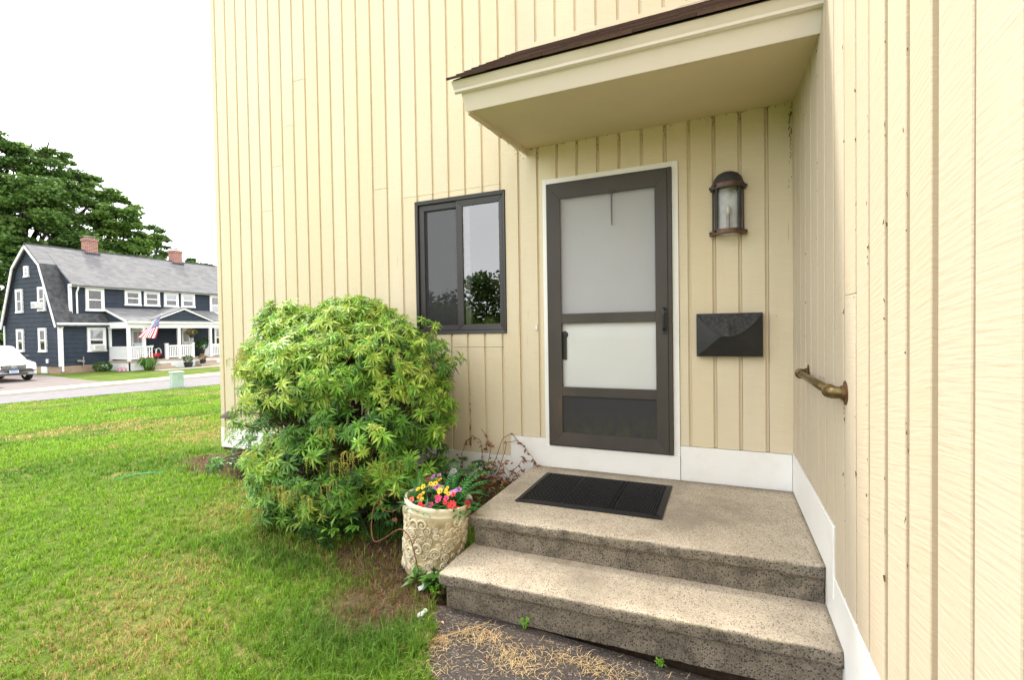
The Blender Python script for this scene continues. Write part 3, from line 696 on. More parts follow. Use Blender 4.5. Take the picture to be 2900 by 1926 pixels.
slab('landing', -1.835, -.030, -1.142, -.046, .298, .360, .020, .006, steps)
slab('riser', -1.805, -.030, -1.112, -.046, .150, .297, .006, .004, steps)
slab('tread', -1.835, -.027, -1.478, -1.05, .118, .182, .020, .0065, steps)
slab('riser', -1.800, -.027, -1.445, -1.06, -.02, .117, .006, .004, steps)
MB().box(-1.7, -.05, -1.40, -.06, -.3, -.03).build('footing', M['soil'], steps)

# ------------------------------------------------------------------ things at the door
def zland(x, y): return .360+max(0, min(1, -y/1.45))*(.012*(1+x/1.8)-.020*(-x/1.8))
mat_ = empty('doormat', (-1.21, -.53, .36), 'black rubber doormat with raised ring grid lying before the storm door', 'doormat')
mx0, mx1, my0, my1 = -1.661, -.762, -.836, -.214
off = Vector((1.21, .53, -.36))
def dz(x, y): return zland(x, y)+.0035
mb = MB(); nx_, ny_ = 28, 18; bw = .034
for a in range(nx_):
    for b in range(ny_):
        xa, xb = mx0+(mx1-mx0)*a/nx_, mx0+(mx1-mx0)*(a+1)/nx_; ya, yb = my0+(my1-my0)*b/ny_, my0+(my1-my0)*(b+1)/ny_
        mb.add([Vector((x, y, dz(x, y)+.001))+off for x, y in ((xa, ya), (xb, ya), (xb, yb), (xa, yb))], [(0, 1, 2, 3)])
mb.build('base', M['rubber'], mat_)
mb = MB()
for x0, x1, y0, y1 in ((mx0, mx1, my0, my0+bw), (mx0, mx1, my1-bw, my1), (mx0, mx0+bw, my0+bw, my1-bw), (mx1-bw, mx1, my0+bw, my1-bw), (-1.366, -1.360, my0+bw, my1-bw), (-1.066, -1.060, my0+bw, my1-bw)):
    n = 10
    for q in range(n):
        if x1-x0 > y1-y0: xs0, xs1, ya, yb = x0+(x1-x0)*q/n, x0+(x1-x0)*(q+1)/n, y0, y1
        else: xs0, xs1, ya, yb = x0, x1, y0+(y1-y0)*q/n, y0+(y1-y0)*(q+1)/n
        def h(x, y):
            e = min(x-mx0, mx1-x, y-my0, my1-y); return dz(x, y)+.004+min(.008, e*.25)
        P = [(xs0, ya), (xs1, ya), (xs1, yb), (xs0, yb)]
        mb.hexa([Vector((x, y, dz(x, y)))+off for x, y in P]+[Vector((x, y, h(x, y)))+off for x, y in P])
mb.build('border', M['rubber'], mat_)
mb = MB(); px_, py_ = .0235, .0335; r_ = 0
yy = my0+bw+.012
while yy < my1-bw-.006:
    xx = mx0+bw+.014+(px_*.5 if r_ % 2 else 0)
    while xx < mx1-bw-.008:
        if min(abs(xx+1.363), abs(xx+1.063)) > .013:
            z = dz(xx, yy); ring = []
            for k in range(6):
                t = math.pi*k/3; ring.append((math.cos(t), math.sin(t)))
            vs = [Vector((xx+c*.0135, yy+s*.0155, z+.001))+off for c, s in ring]+[Vector((xx+c*.0125, yy+s*.0145, z+.0125))+off for c, s in ring]+[Vector((xx+c*.0085, yy+s*.0105, z+.0125))+off for c, s in ring]+[Vector((xx+c*.008, yy+s*.010, z+.001))+off for c, s in ring]
            fs = []
            for lv in range(3):
                for k in range(6): fs.append((lv*6+k, lv*6+(k+1) % 6, lv*6+6+(k+1) % 6, lv*6+6+k))
            mb.add(vs, fs)
        xx += px_*1.25
    yy += py_*.72; r_ += 1
tag(mb.build('ring_grid', M['rubber'], mat_), kind='stuff')

# wall lantern
lam = empty('wall_lantern', (-.405, -.02, 2.06), 'black and copper half round wall lantern beside the storm door', 'lamp'); lam.scale = (1.13, 1.1, 1.06)
mb = MB(); mb.box(-.073, .073, -.012, .0, .0, .31); mb.build('back_plate', M['curtain_white'], lam)
A0, A1 = math.pi, 2*math.pi
def half(prof, mat, name, n=20, smooth=True):
    mb = MB(); mb.lathe(prof, (0, -.012, 0), n, A0, A1); o = mb.build(name, mat, lam, smooth); 
    return o
half([(.086, .318), (.084, .335), (.076, .360), (.060, .383), (.035, .397), (.0, .402)], M['lamp_black'], 'dome')
def band(z0, z1, r0, r1, nm, mat):
    mb = MB(); mb.lathe([(r0, z0), (r1, z0), (r1, z1), (r0, z1), (r0, z0)], (0, -.012, 0), 24, A0-.06, A1+.06); return mb.build(nm, mat, lam)
band(.292, .318, .078, .094, 'copper_band', M['copper']); band(.008, .030, .078, .094, 'copper_band', M['copper']); band(.0, .008, .066, .103, 'base_ring', M['copper']); band(.286, .292, .076, .098, 'top_ring', M['lamp_black'])
mb = MB(); mb.lathe([(.074, .01), (.074, .30)], (0, -.012, 0), 24, A0, A1); mb.build('glass_shade', M['glass_thin'], lam, True)
for ang in (A0+.10, A0+.72, A1-.72, A1-.10):
    c, s = math.cos(ang), math.sin(ang); mb = MB()
    mb.box(.079, .087, -.008, .008, .0, .315); mb.box(.085, .105, -.007, .007, .298, .312); mb.box(.085, .105, -.007, .007, .012, .026)
    mb.xform(Matrix.Translation((0, -.012, 0)) @ Matrix.Rotation(ang, 4, 'Z')); mb.build('cage_bar', M['lamp_black'], lam, bevel=.0015)
mb = MB(); mb.tube([(0, -.045, .02), (0, -.045, .12)], .010, 10); mb.build('socket', M['steel'], lam)
mb = MB(); mb.lathe([(.0, .12), (.011, .122), (.016, .15), (.011, .175), (.0, .185)], (0, -.045, 0), 12); mb.build('bulb', M['plastic'], lam, True)

# envelope mailbox
mail = empty('mailbox', (-.405, -.02, 1.24), 'black envelope shaped steel mailbox below the wall lantern', 'mailbox')
hw, hh = .204, .290
MB().box(-hw, hw, -.055, .0, .0, hh-.004).build('body', M['mailbox'], mail, bevel=.004)
cxp, czp = 0.0, .145; fy = -.056
def fold(name, pts, bulge):
    c = Vector((sum(p[0] for p in pts)/len(pts), 0, sum(p[1] for p in pts)/len(pts))); mb = MB(); n = len(pts)
    ring = [(p[0], fy-p[2], p[1]) for p in pts]; back = [(p[0], fy+.004, p[1]) for p in pts]
    mb.add(ring+back+[(c.x, fy-bulge, c.z)], [(k, (k+1) % n, 2*n) for k in range(n)]+[(k, n+k, n+(k+1) % n, (k+1) % n) for k in range(n)]); return mb.build(name, M['mailbox'], mail)
fold('side_fold', [(-hw+.002, .002, .002), (-.03, .142, .032), (-hw+.002, hh-.012, .002)], .013)
fold('side_fold', [(hw-.002, hh-.012, .002), (.03, .142, .032), (hw-.002, .002, .002)], .013)
fold('lower_fold', [(-hw+.006, .002, .003), (hw-.006, .002, .003), (.06, .128, .046), (.0, .150, .052), (-.06, .128, .046)], .034)
pts = [(-hw, hh, .006)]+[(-hw+2*hw*q/16, hh-.155*(1-abs(2*q/16-1)**1.9), .014+.058*(1-abs(2*q/16-1))) for q in range(1, 16)]+[(hw, hh, .006)]
mb = MB(); n = len(pts)
mb.add([(p[0], fy-p[2], p[1]) for p in pts]+[(p[0], fy-p[2]+.004, p[1]) for p in pts]+[(p[0], fy-.004, hh+.001) for p in pts]+[(p[0], .0, hh+.004) for p in pts],
       [(k, k+1, n+k+1, n+k) for k in range(n-1)]+[(2*n+k, 2*n+k+1, k+1, k) for k in range(n-1)]+[(3*n+k, 3*n+k+1, 2*n+k+1, 2*n+k) for k in range(n-1)])
M['mailbox_lid'] = simple('dusty_black_steel', (.026, .026, .027), .6, .4, var=.6, sc=45, bump=.0004, bsc=120); mb.build('lid', M['mailbox_lid'], mail)

# pipe handrail
rail = empty('handrail', (0, -1.05, 1.186), 'short bronze pipe grab rail on the side wall by the landing', 'handrail')
y0, y1, xr = .425, -.43, -.066
mb = MB(); mb.tube([(xr, y0-.03, 0), (xr, y1+.03, 0)], .0175, 14); mb.build('pipe', M['brass'], rail, True)
for s_, yv in ((1, y0), (-1, y1)):
    pts = [(-.02, yv, 0), (-.038, yv, 0), (-.055, yv-s_*.004, 0), (xr, yv-s_*.014, 0), (xr, yv-s_*.03, 0), (xr, yv-s_*.05, 0)]
    mb = MB(); mb.tube(pts, [.022, .022, .024, .024, .023, .023], 14); mb.tube([(xr, yv-s_*.046, 0), (xr, yv-s_*.056, 0)], .0265, 14); mb.build('elbow', M['brass'], rail, True)
    mb = MB(); mb.tube([(-.038, yv, 0), (-.030, yv, 0)], .027, 14); mb.tube([(-.034, yv, 0), (-.021, yv, 0)], .0255, 14); mb.build('coupling', M['brass'], rail)
    mb = MB(); mb.lathe([(0, .008), (.030, .008), (.046, .004), (.046, 0)], (-.0205, yv, 0), 20, axis=(-1, 0, 0)); mb.build('flange', M['rust'] if s_ < 0 else M['brass'], rail)
bell = empty('doorbell', (-1.80, -.02, 1.46), 'small pale doorbell button beside the left door casing', 'doorbell')
MB().box(-.011, .011, -.010, .0, -.028, .028).build('plate', M['plastic'], bell, bevel=.003); MB().box(-.006, .006, -.014, -.009, -.016, .016).build('button', M['door_white'], bell, bevel=.002)
vh = empty('vent_hood', (-5.40, -.026, .535), 'small dark half round hood low on the wall corner beside the shrub', 'vent')
mb = MB(); N = 12
for k in range(N+1):
    t = math.pi*k/N; mb.v.append((math.cos(t)*.105, -.0, math.sin(t)*.07)); mb.v.append((math.cos(t)*.09, -.07, math.sin(t)*.045-.008))
c_ = len(mb.v); mb.v.append((0, -.075, .0)); 
for k in range(N): mb.f.append((2*k, 2*k+1, 2*k+3, 2*k+2)); mb.m.append(0); mb.f.append((2*k+1, c_, 2*k+3)); mb.m.append(0)
mb.build('hood', M['vent'], vh, True); MB().box(-.10, .10, -.012, 0, -.012, .0).build('lip', M['vent'], vh)

# ------------------------------------------------------------------ planter
pot = empty('planter', (-2.075, -1.16, -.005), 'cream cylindrical planter with swirling relief standing left of the steps', 'planter')
pot.rotation_euler = (R(-1.5), R(6.5), 0); pot.scale = (.95, .95, .98)
PH = .455
def prad(z): return .178+.032*(z/PH)**1.2
prof = [(0, 0), (.165, 0), (.176, .012)]+[(prad(z), z) for z in (.05, .1, .15, .2, .25, .3, .35, .385)]+[(.206, .392), (.216, .400), (.2165, .408), (.209, .414), (.2125, .424), (.2165, .44), (.2145, .452), (.206, .457), (.197, .452), (.193, .43), (.19, .40)]
MB().lathe(prof[:11], n=56).build('body', M['planter_dark'], pot, True); MB().lathe(prof[10:], n=56).build('rim', M['planter'], pot, True)
MB().lathe([(0, .425), (.192, .415)], n=30).build('soil', M['soil'], pot)
sp_mesh = []
for kind in range(5):
    mb = MB(); turns = [1.6, 2.1, 1.3, 1.8, 2.4][kind]; sg = 1 if kind % 2 else -1; pts = []; rad = []
    n = 26
    for q in range(n+1):
        f = q/n; th = sg*turns*2*math.pi*f; r0 = .034*(1-f)**.85+.003
        pts.append((r0*math.cos(th), r0*math.sin(th), .002+.005*f)); rad.append(.0040+.0048*(1-f) if f > .06 else .003)
    mb.tube(pts, rad, 6); mb.lathe([(.0, .011), (.006, .009), (.0085, .0)], (0, 0, 0), 8)
    if kind in (0, 3):
        mb.tube([(.034, 0, .002), (.052, sg*-.020, .003), (.062, sg*-.045, .002)], [.0065, .0055, .0025], 6)
    sp_mesh.append(mb.mesh('scroll', M['planter'], True))
placed = []
for tr in range(9000):
    z = rnd.uniform(.03, .37); th = rnd.uniform(0, 2*math.pi); sc = rnd.choice([.45, .55, .65, .8, 1.0, 1.2])
    ok = all(math.hypot((th-t2+math.pi) % (2*math.pi)-math.pi, (z-z2)/prad(z))*prad(z) > .0255*(sc+s2) for t2, z2, s2 in placed)
    if not ok or len(placed) > 170: continue
    placed.append((th, z, sc)); r0 = prad(z)-.0005
    nrm = Vector((math.cos(th), math.sin(th), -.08)).normalized()
    q = nrm.to_track_quat('Z', 'Y').to_matrix().to_4x4() @ Matrix.Rotation(rnd.uniform(0, 6.28), 4, 'Z')
    o = link('scroll', rnd.choice(sp_mesh), pot, (r0*math.cos(th), r0*math.sin(th), z), q.to_quaternion(), (sc, sc, sc*1.5))
# flowers in the planter
PB = Matrix.Translation((-2.075, -1.16, -.012)) @ (Matrix.Diagonal((.95, .95, .98, 1)) @ Matrix.Rotation(R(6.5), 4, 'Y') @ Matrix.Rotation(R(-1.5), 4, 'X'))
def petal_flower(mat, n, ln, wd, cup=.25, eye=True):
    mb = MB()
    for k in range(n):
        a = 2*math.pi*k/n; M_ = Matrix.Rotation(a, 4, 'Z'); b = len(mb.v)
        mb.add([(0.003, 0, 0), (ln*.5, -wd*.5, ln*cup*.5), (ln*.95, -wd*.28, ln*cup*.8), (ln, 0, ln*cup), (ln*.95, wd*.28, ln*cup*.8), (ln*.5, wd*.5, ln*cup*.5), (ln*.5, 0, ln*cup*.28)], [(0, 1, 6), (1, 2, 3, 6), (3, 4, 5, 6), (5, 0, 6)])
        mb.xform(M_, b)
    if eye: mb.lathe([(0, .005), (.005, .004), (.007, .001)], (0, 0, .001), 8, mi=1)
    return mb.mesh('flower', [mat, M['fl_eye']])
FL = {c: petal_flower(M['fl_'+c], 5, .026, .026) for c in ('yellow', 'red', 'pink', 'purple', 'coral', 'lilac', 'wine', 'orange')}
FL['bigred'] = petal_flower(M['fl_red'], 9, .040, .022, .35)
def leaf_blade(mb, base, d, up, ln, wd, mi=0, droop=.25):
    d = d.normalized(); s = d.cross(up).normalized(); u = s.cross(d).normalized()
    p = [base, base+d*ln*.45-s*wd*.5+u*ln*.05, base+d*ln-u*ln*droop, base+d*ln*.45+s*wd*.5+u*ln*.05, base+d*ln*.5-u*wd*.10]
    mb.add(p, [(0, 1, 4), (1, 2, 4), (2, 3, 4), (3, 0, 4)], mi)
def cluster(name, label, spots, flowers, stem_to):
    e = empty(name, PB @ Vector((*stem_to, .40)), label, 'flowers', 'artificial flowers in the planter'); W = e.location
    mb = MB()
    for (x, y, z) in spots: mb.tube([(0, 0, 0), PB @ Vector((x*.7, y*.7, (z+.4)*.5))-W, PB @ Vector((x, y, z))-W], .0022, 5)
    mb.build('stems', M['fern'], e)
    mb = MB()
    for k in range(30):
        x, y, z = rnd.choice(spots); b = PB @ Vector((x+rnd.uniform(-.03, .03), y+rnd.uniform(-.03, .03), .42+rnd.random()*max(.02, z-.45)))-W
        leaf_blade(mb, b, Vector((rnd.uniform(-1, 1), rnd.uniform(-1, 1), rnd.uniform(.0, .8))), Vector((0, 0, 1)), rnd.uniform(.04, .07), .018)
    mb.build('leaves', M['fern'], e)
    for q, (x, y, z) in enumerate(spots):
        d = Vector((x*.9+rnd.uniform(-.3, .3), y*.9-.55+rnd.uniform(-.3, .3), .7)).normalized()
        link('flower', FL[flowers[q % len(flowers)]], e, PB @ Vector((x, y, z))-W, d.to_track_quat('Z', 'Y'), rnd.uniform(.55, .85))
cluster('pansy_plant', 'yellow artificial pansies rising at the left back of the planter', [(-.085, .03, .515), (-.115, -.01, .50), (-.035, .06, .545), (-.05, .03, .525), (-.02, .02, .50), (-.14, -.03, .485), (-.09, -.08, .465), (-.06, -.10, .46), (-.085, -.055, .475)], ['yellow', 'yellow', 'orange', 'yellow'], (-.07, 0))
cluster('pansy_plant', 'yellow artificial pansies in the middle of the planter', [(.02, -.02, .505), (.055, -.01, .51), (.08, -.02, .505), (.045, .02, .52), (.0, .0, .505)], ['yellow'], (.04, 0))
cluster('pink_flower_plant', 'hot pink artificial flowers in the middle front of the planter', [(.03, -.06, .48), (.09, -.06, .49), (.10, -.09, .475), (.05, -.085, .475), (.02, -.12, .45)], ['pink', 'pink', 'red'], (.06, -.04))
cluster('red_flower_plant', 'large red artificial flower at the right front rim of the planter', [(.155, -.10, .475), (.185, -.08, .455)], ['bigred', 'red'], (.12, -.07))
cluster('coral_flower_plant', 'coral red artificial flower at the left front rim of the planter', [(-.105, -.145, .462)], ['coral'], (-.08, -.11))
cluster('small_red_plant', 'small red artificial flowers low along the front rim', [(.0, -.175, .452), (.05, -.175, .455), (-.03, -.165, .455), (.02, -.14, .455)], ['red', 'wine'], (.0, -.13))
cluster('purple_flower_plant', 'purple artificial flowers at the left back of the planter', [(-.10, .08, .545), (-.065, .09, .56), (-.12, .05, .53), (-.03, .02, .51)], ['purple', 'purple', 'wine'], (-.08, .06))
cluster('mauve_flower_plant', 'mauve artificial flower spike at the back of the planter', [(.02, .11, .585), (.03, .115, .60), (.015, .10, .565), (.03, .105, .55), (.025, .12, .575)], ['purple', 'lilac'], (.03, .09))
cluster('lilac_flower_plant', 'lilac artificial flowers at the right of the planter', [(.105, -.01, .515), (.12, .0, .525), (.135, .01, .535), (.12, -.03, .51)], ['lilac', 'lilac', 'purple', 'red'], (.1, 0))
cluster('trailing_red_plant', 'small red artificial flowers trailing over the right rim of the planter', [(.205, .0, .47), (.22, .02, .48), (.215, -.02, .455)], ['red', 'wine', 'red'], (.15, .0))
def frond_mesh(ln, n, wd, mat):
    mb = MB(); pts = [Vector((ln*f, 0, ln*(.55*f-.75*f*f))) for f in [q/n for q in range(n+1)]]
    mb.tube(pts, [.0018*(1-.7*q/n) for q in range(n+1)], 4)
    for q in range(1, n):
        f = q/n; l = wd*math.sin(math.pi*(.15+.85*f))**.7*(1.05-f*.75)
        for s in (-1, 1): leaf_blade(mb, pts[q], Vector((.45, s, -.15)), Vector((0, 0, 1)), l, .011, 0, .1)
    return mb.mesh('frond', mat)
FR = [frond_mesh(.24, 16, .055, M['fern']), frond_mesh(.18, 13, .045, M['fern'])]
def fern(label, base, specs):
    e = empty('fern_plant', PB @ Vector(base), label, 'fern', 'artificial ferns in the planter')
    for az, el, k, sc in specs:
        link('frond', FR[k], e, (0, 0, 0), (Matrix.Rotation(R(az), 4, 'Z') @ Matrix.Rotation(R(-el), 4, 'Y')).to_quaternion(), sc)
fern('upright green artificial fern at the back of the planter', (.05, .08, .42), [(80, 75, 0, 1.0), (60, 68, 0, .9), (110, 65, 0, .95), (150, 60, 1, 1.0), (40, 72, 0, 1.05), (95, 80, 0, 1.1)])
fern('green artificial fern arching over the right rim of the planter', (.12, .02, .42), [(10, 45, 0, 1.3), (-15, 35, 0, 1.2), (30, 52, 0, 1.35), (62, 58, 0, 1.2), (-35, 25, 1, 1.0), (0, 15, 1, 1.1), (48, 40, 0, 1.0)])
fern('green artificial fern spilling over the left rim of the planter', (-.11, -.02, .42), [(180, 12, 1, 1.1), (205, 30, 1, .9), (160, 45, 1, 1.0), (235, 25, 1, .8), (130, 55, 0, .9)])
fern('short green artificial fern at the front rim of the planter', (.06, -.10, .42), [(-60, 25, 1, .75), (-95, 22, 1, .7), (-30, 28, 1, .8), (-130, 25, 1, .7), (-75, 45, 1, .6)])

# ------------------------------------------------------------------ pieris shrub
shrub = empty('shrub', (-3.22, -.62, 0), 'large leafy green pieris shrub with drooping yellowish flower tassels against the wall', 'shrub')
def whorl(mats_w, seed, n=10, ln=.078):
    r = random.Random(seed); mb = MB()
    for k in range(n):
        a = 2*math.pi*k/n+r.uniform(-.25, .25); el = r.uniform(-.25, .35); l = ln*r.uniform(.75, 1.2)
        leaf_blade(mb, Vector((0, 0, 0)), Vector((math.cos(a)*math.cos(el), math.sin(a)*math.cos(el), math.sin(el))), Vector((0, 0, 1)), l*1.08, l*.22, 0 if r.random() < .75 else 1, .18)
    for k in range(4):
        a = r.uniform(0, 6.28); leaf_blade(mb, Vector((0, 0, .004)), Vector((math.cos(a)*.6, math.sin(a)*.6, .8)), Vector((math.sin(a), -math.cos(a), .3)), ln*.55, ln*.16, 1, .1)
    for k in range(6):
        a = r.uniform(0, 6.28); leaf_blade(mb, Vector((0, 0, -.03*r.random()-.012)), Vector((math.cos(a), math.sin(a), r.uniform(-.7, -.1))), Vector((0, 0, 1)), ln*.95, ln*.27, 0, .2)
    return mb, mats_w
WH = []
for q, mm in enumerate([(M['leaf_bright'], M['leaf_lime']), (M['leaf_bright'], M['leaf_bright']), (M['leaf_mid'], M['leaf_bright']), (M['leaf_mid'], M['leaf_mid']), (M['leaf_lime'], M['leaf_lime']), (M['leaf_dark'], M['leaf_mid'])]):
    for v in range(2):
        mb, mats_w = whorl(mm, q*10+v); WH.append((mb, mb.mesh('leaf_whorl', list(mats_w)), q))
allm = [M['leaf_bright'], M['leaf_lime'], M['leaf_mid'], M['leaf_dark']]
qidx = {0: (0, 1), 1: (0, 0), 2: (2, 0), 3: (2, 2), 4: (1, 1), 5: (3, 2)}
SB = Vector(shrub.location)
# lobes (world centre, radii)
lobes = [((-3.80, -.62, 1.22), (.47, .40, .36)), ((-3.05, -.62, 1.30), (.42, .45, .36)), ((-2.68, -.62, 1.18), (.36, .40, .32)), ((-3.35, -.85, 1.12), (.55, .42, .32)), ((-3.98, -.58, .95), (.38, .36, .26)),
         ((-2.54, -.62, .86), (.24, .34, .30)), ((-3.58, -.84, .60), (.52, .42, .34)), ((-2.82, -.86, .66), (.42, .40, .32)), ((-3.14, -1.0, .42), (.56, .36, .26)), ((-3.68, -.72, .32), (.36, .40, .24)), ((-2.56, -.72, .50), (.26, .32, .26)), ((-3.55, -.62, 1.40), (.36, .34, .20)), ((-3.98, -.6, 1.53), (.24, .25, .16)), ((-3.08, -.62, 1.60), (.26, .28, .12)), ((-3.36, -.98, .22), (.40, .3, .16))]
lobes = [((c[0]+(.12 if c[0] < -3.75 else .05 if c[0] < -3.5 else 0), c[1], c[2]), r) for c, r in lobes]
pts_w = []
for (c, r) in lobes:
    c = Vector(c); n = int(880*(r[0]*r[1]+r[0]*r[2]+r[1]*r[2]))
    for k in range(n):
        d = Vector((rnd.gauss(0, 1), rnd.gauss(0, 1), rnd.gauss(0, 1))).normalized()
        rr_ = rnd.uniform(.72, 1.08); p = c+Vector((d.x*r[0], d.y*r[1], d.z*r[2]))*rr_
        if p.y > -.10 or p.z < .05: continue
        inside = any(sum(((p[i]-c2[i])/r2[i])**2 for i in range(3)) < .5 for c2, r2 in lobes)
        if inside and rnd.random() < .85: continue
        # gaps showing twigs
        g = mnoise.noise(Vector((p.x*2.3, p.y*2.3, p.z*2.6))+Vector((3, 1, 9)))
        if .48 < p.z < 1.12 and p.y < -.5 and g > .19: continue
        if math.hypot((p.x+3.42)/.20, (p.z-.80)/.10) < 1 and p.y < -.55: continue
        if math.hypot((p.x+2.70)/.15, (p.z-.95)/.11) < 1 and p.y < -.55: continue
        dirn = (d*.7+Vector((0, -.35, .75))).normalized(); pts_w.append((p, dirn))
sprigs = []
for (c, r) in lobes:
    c = Vector(c)
    if c.z < .5: continue
    for k in range(int(18*(r[0]+r[2]))):
        d = Vector((rnd.gauss(0, 1), rnd.gauss(-.5, .7), rnd.gauss(.35, .8))).normalized(); p = c+Vector((d.x*r[0], d.y*r[1], d.z*r[2]))*rnd.uniform(1.08, 1.34)
        if p.y > -.12 or p.z > 1.78 or p.z < .3 or p.x > -2.3 or p.x < -4.08+.35*max(0, -p.y-.5) or (p.z < 1.0 and p.x < -3.8): continue
        pts_w.append((p, (d*.5+Vector((0, -.2, .9))).normalized())); sprigs.append((c+(p-c)*.6, p))
        for q in range(2): pts_w.append((p+Vector((rnd.uniform(-.06, .06), rnd.uniform(-.06, .06), rnd.uniform(-.07, .02))), (d+Vector((rnd.uniform(-.5, .5), -.2, .4))).normalized()))
def vis_key(t):
    p = t[0]; return (p-CAM).length
pts_w.sort(key=vis_key)
stuffV = []; stuffF = []; stuffN = []; stuffM = []; vb = 0
for k, (p, d) in enumerate(pts_w):
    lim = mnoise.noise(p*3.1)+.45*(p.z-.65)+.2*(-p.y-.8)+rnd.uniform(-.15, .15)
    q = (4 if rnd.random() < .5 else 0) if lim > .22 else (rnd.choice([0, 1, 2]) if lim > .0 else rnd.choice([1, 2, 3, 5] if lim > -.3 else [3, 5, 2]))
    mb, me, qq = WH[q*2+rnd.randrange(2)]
    rot = d.to_track_quat('Z', 'Y') @ Matrix.Rotation(rnd.uniform(0, 6.28), 4, 'Z').to_quaternion(); sc = rnd.choice([.5, .6, .7, .8, .9, 1.0])
    if k < 300: link('leaf_whorl', me, shrub, p-SB, rot, sc)
    else:
        A = np.array(mb.v)@np.array((rot.to_matrix()*sc).transposed())+np.array(p-SB)
        stuffV.append(A); stuffF += [i+vb for f in mb.f for i in f]; stuffN += [len(f) for f in mb.f]; stuffM += [qidx[qq][m] for m in mb.m]; vb += len(A)
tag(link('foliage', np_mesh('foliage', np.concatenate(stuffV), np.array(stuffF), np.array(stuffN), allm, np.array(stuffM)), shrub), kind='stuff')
# trunk and twigs
for (bx_, by_) in ((0, 0), (.10, .05), (-.12, .08)):
    mb = MB(); mb.tube([(bx_, by_, -.05), (bx_*1.6-.02, by_-.03, .22), (bx_*2.6+.03, by_, .5), (bx_*4, by_-.05, .8)], [.045, .036, .026, .018], 8); mb.build('trunk', M['bark'], shrub, True)
tw = MB()
for (c, r) in lobes:
    c = Vector(c)-SB
    for k in range(9):
        s = Vector((rnd.uniform(-.12, .12), rnd.uniform(-.08, .08), rnd.uniform(.12, .55))); e = c+Vector((rnd.uniform(-.8, .8)*r[0], rnd.uniform(-.9, .7)*r[1], rnd.uniform(-.7, .7)*r[2]))
        m1 = s.lerp(e, .4)+Vector((rnd.uniform(-.08, .08), rnd.uniform(-.08, .08), rnd.uniform(-.1, .05))); m2 = s.lerp(e, .75)+Vector((rnd.uniform(-.07, .07), rnd.uniform(-.07, .07), rnd.uniform(-.04, .07)))
        tw.tube([s, m1, m2, e], [.011, .008, .005, .003], 5)
        for z in range(5):
            e2 = m2+Vector((rnd.uniform(-.2, .2), rnd.uniform(-.2, .15), rnd.uniform(-.12, .16))); tw.tube([m1.lerp(m2, rnd.random()), m2.lerp(e2, .5)+Vector((rnd.uniform(-.03, .03),)*3), e2], [.0045, .003, .002], 4)
for a_, b_ in sprigs: tw.tube([a_-SB, (a_+b_)/2-SB+Vector((0, 0, -.01)), b_-SB], [.005, .004, .0025], 4)
tag(tw.build('twigs', M['bark'], shrub), kind='stuff')
# drooping bead tassels
def tassel(seed):
    r = random.Random(seed); mb = MB()
    for k in range(8):
        a = r.uniform(0, 6.28); l = r.uniform(.07, .14); ox, oy = math.cos(a)*.035, math.sin(a)*.035; n = int(l/.0085)
        for q in range(n):
            f = q/n; p = Vector((ox*min(1, f*3)+r.uniform(-.004, .004), oy*min(1, f*3)+r.uniform(-.004, .004), .01-l*f*f-.015*f)); s = .0042*r.uniform(.7, 1.2)
            mb.add([p+Vector(v)*s for v in ((1, 0, 0), (-1, 0, 0), (0, 1, 0), (0, -1, 0), (0, 0, 1.2), (0, 0, -1.2))], [(0, 2, 4), (2, 1, 4), (1, 3, 4), (3, 0, 4), (2, 0, 5), (1, 2, 5), (3, 1, 5), (0, 3, 5)])
    return mb.mesh('tassel', M['bead'])
TS = [tassel(s) for s in range(4)]
tl = [(-4.24, 1.34, -.55), (-4.12, 1.28, -.68), (-4.16, 1.2, -.6), (-3.62, .98, -1.0), (-3.5, .92, -1.1), (-3.98, .82, -.95), (-3.9, .74, -1.02), (-3.75, .78, -1.06), (-4.1, .84, -.8), (-4.18, .78, -.7), (-2.9, .62, -1.12), (-2.75, .6, -1.1), (-2.62, .66, -1.0), (-3.2, .44, -1.28), (-3.1, .4, -1.3), (-3.02, .44, -1.27), (-2.9, .4, -1.25), (-2.78, .46, -1.2), (-2.68, .4, -1.15), (-3.5, .24, -1.2), (-3.6, .2, -1.15), (-3.42, .2, -1.2), (-3.3, .3, -1.25), (-2.5, .62, -1.0), (-2.42, .55, -.95), (-3.72, 1.3, -.95), (-3.58, 1.24, -1.05), (-4.0, 1.25, -.9), (-3.8, 1.15, -1.0), (-3.9, 1.3, -.85), (-4.12, 1.12, -.8), (-3.35, .62, -1.2), (-2.85, .8, -1.1), (-2.95, .48, -1.22)]
wp = np.array([tuple(t[0]) for t in pts_w])
for x, z, y in tl:
    # hang from the outermost leaves near this spot
    dd = np.hypot(wp[:, 0]-x, wp[:, 2]-z) < .13
    if dd.any(): y = float(np.sort(wp[dd, 1])[:4].mean())-.025
    for k in range(2): link('tassel', rnd.choice(TS), shrub, Vector((x+rnd.uniform(-.05, .05), y+rnd.uniform(-.04, .04), z+rnd.uniform(-.04, .04)))-SB, (0, 0, rnd.uniform(0, 6.28)), rnd.uniform(.55, .85))

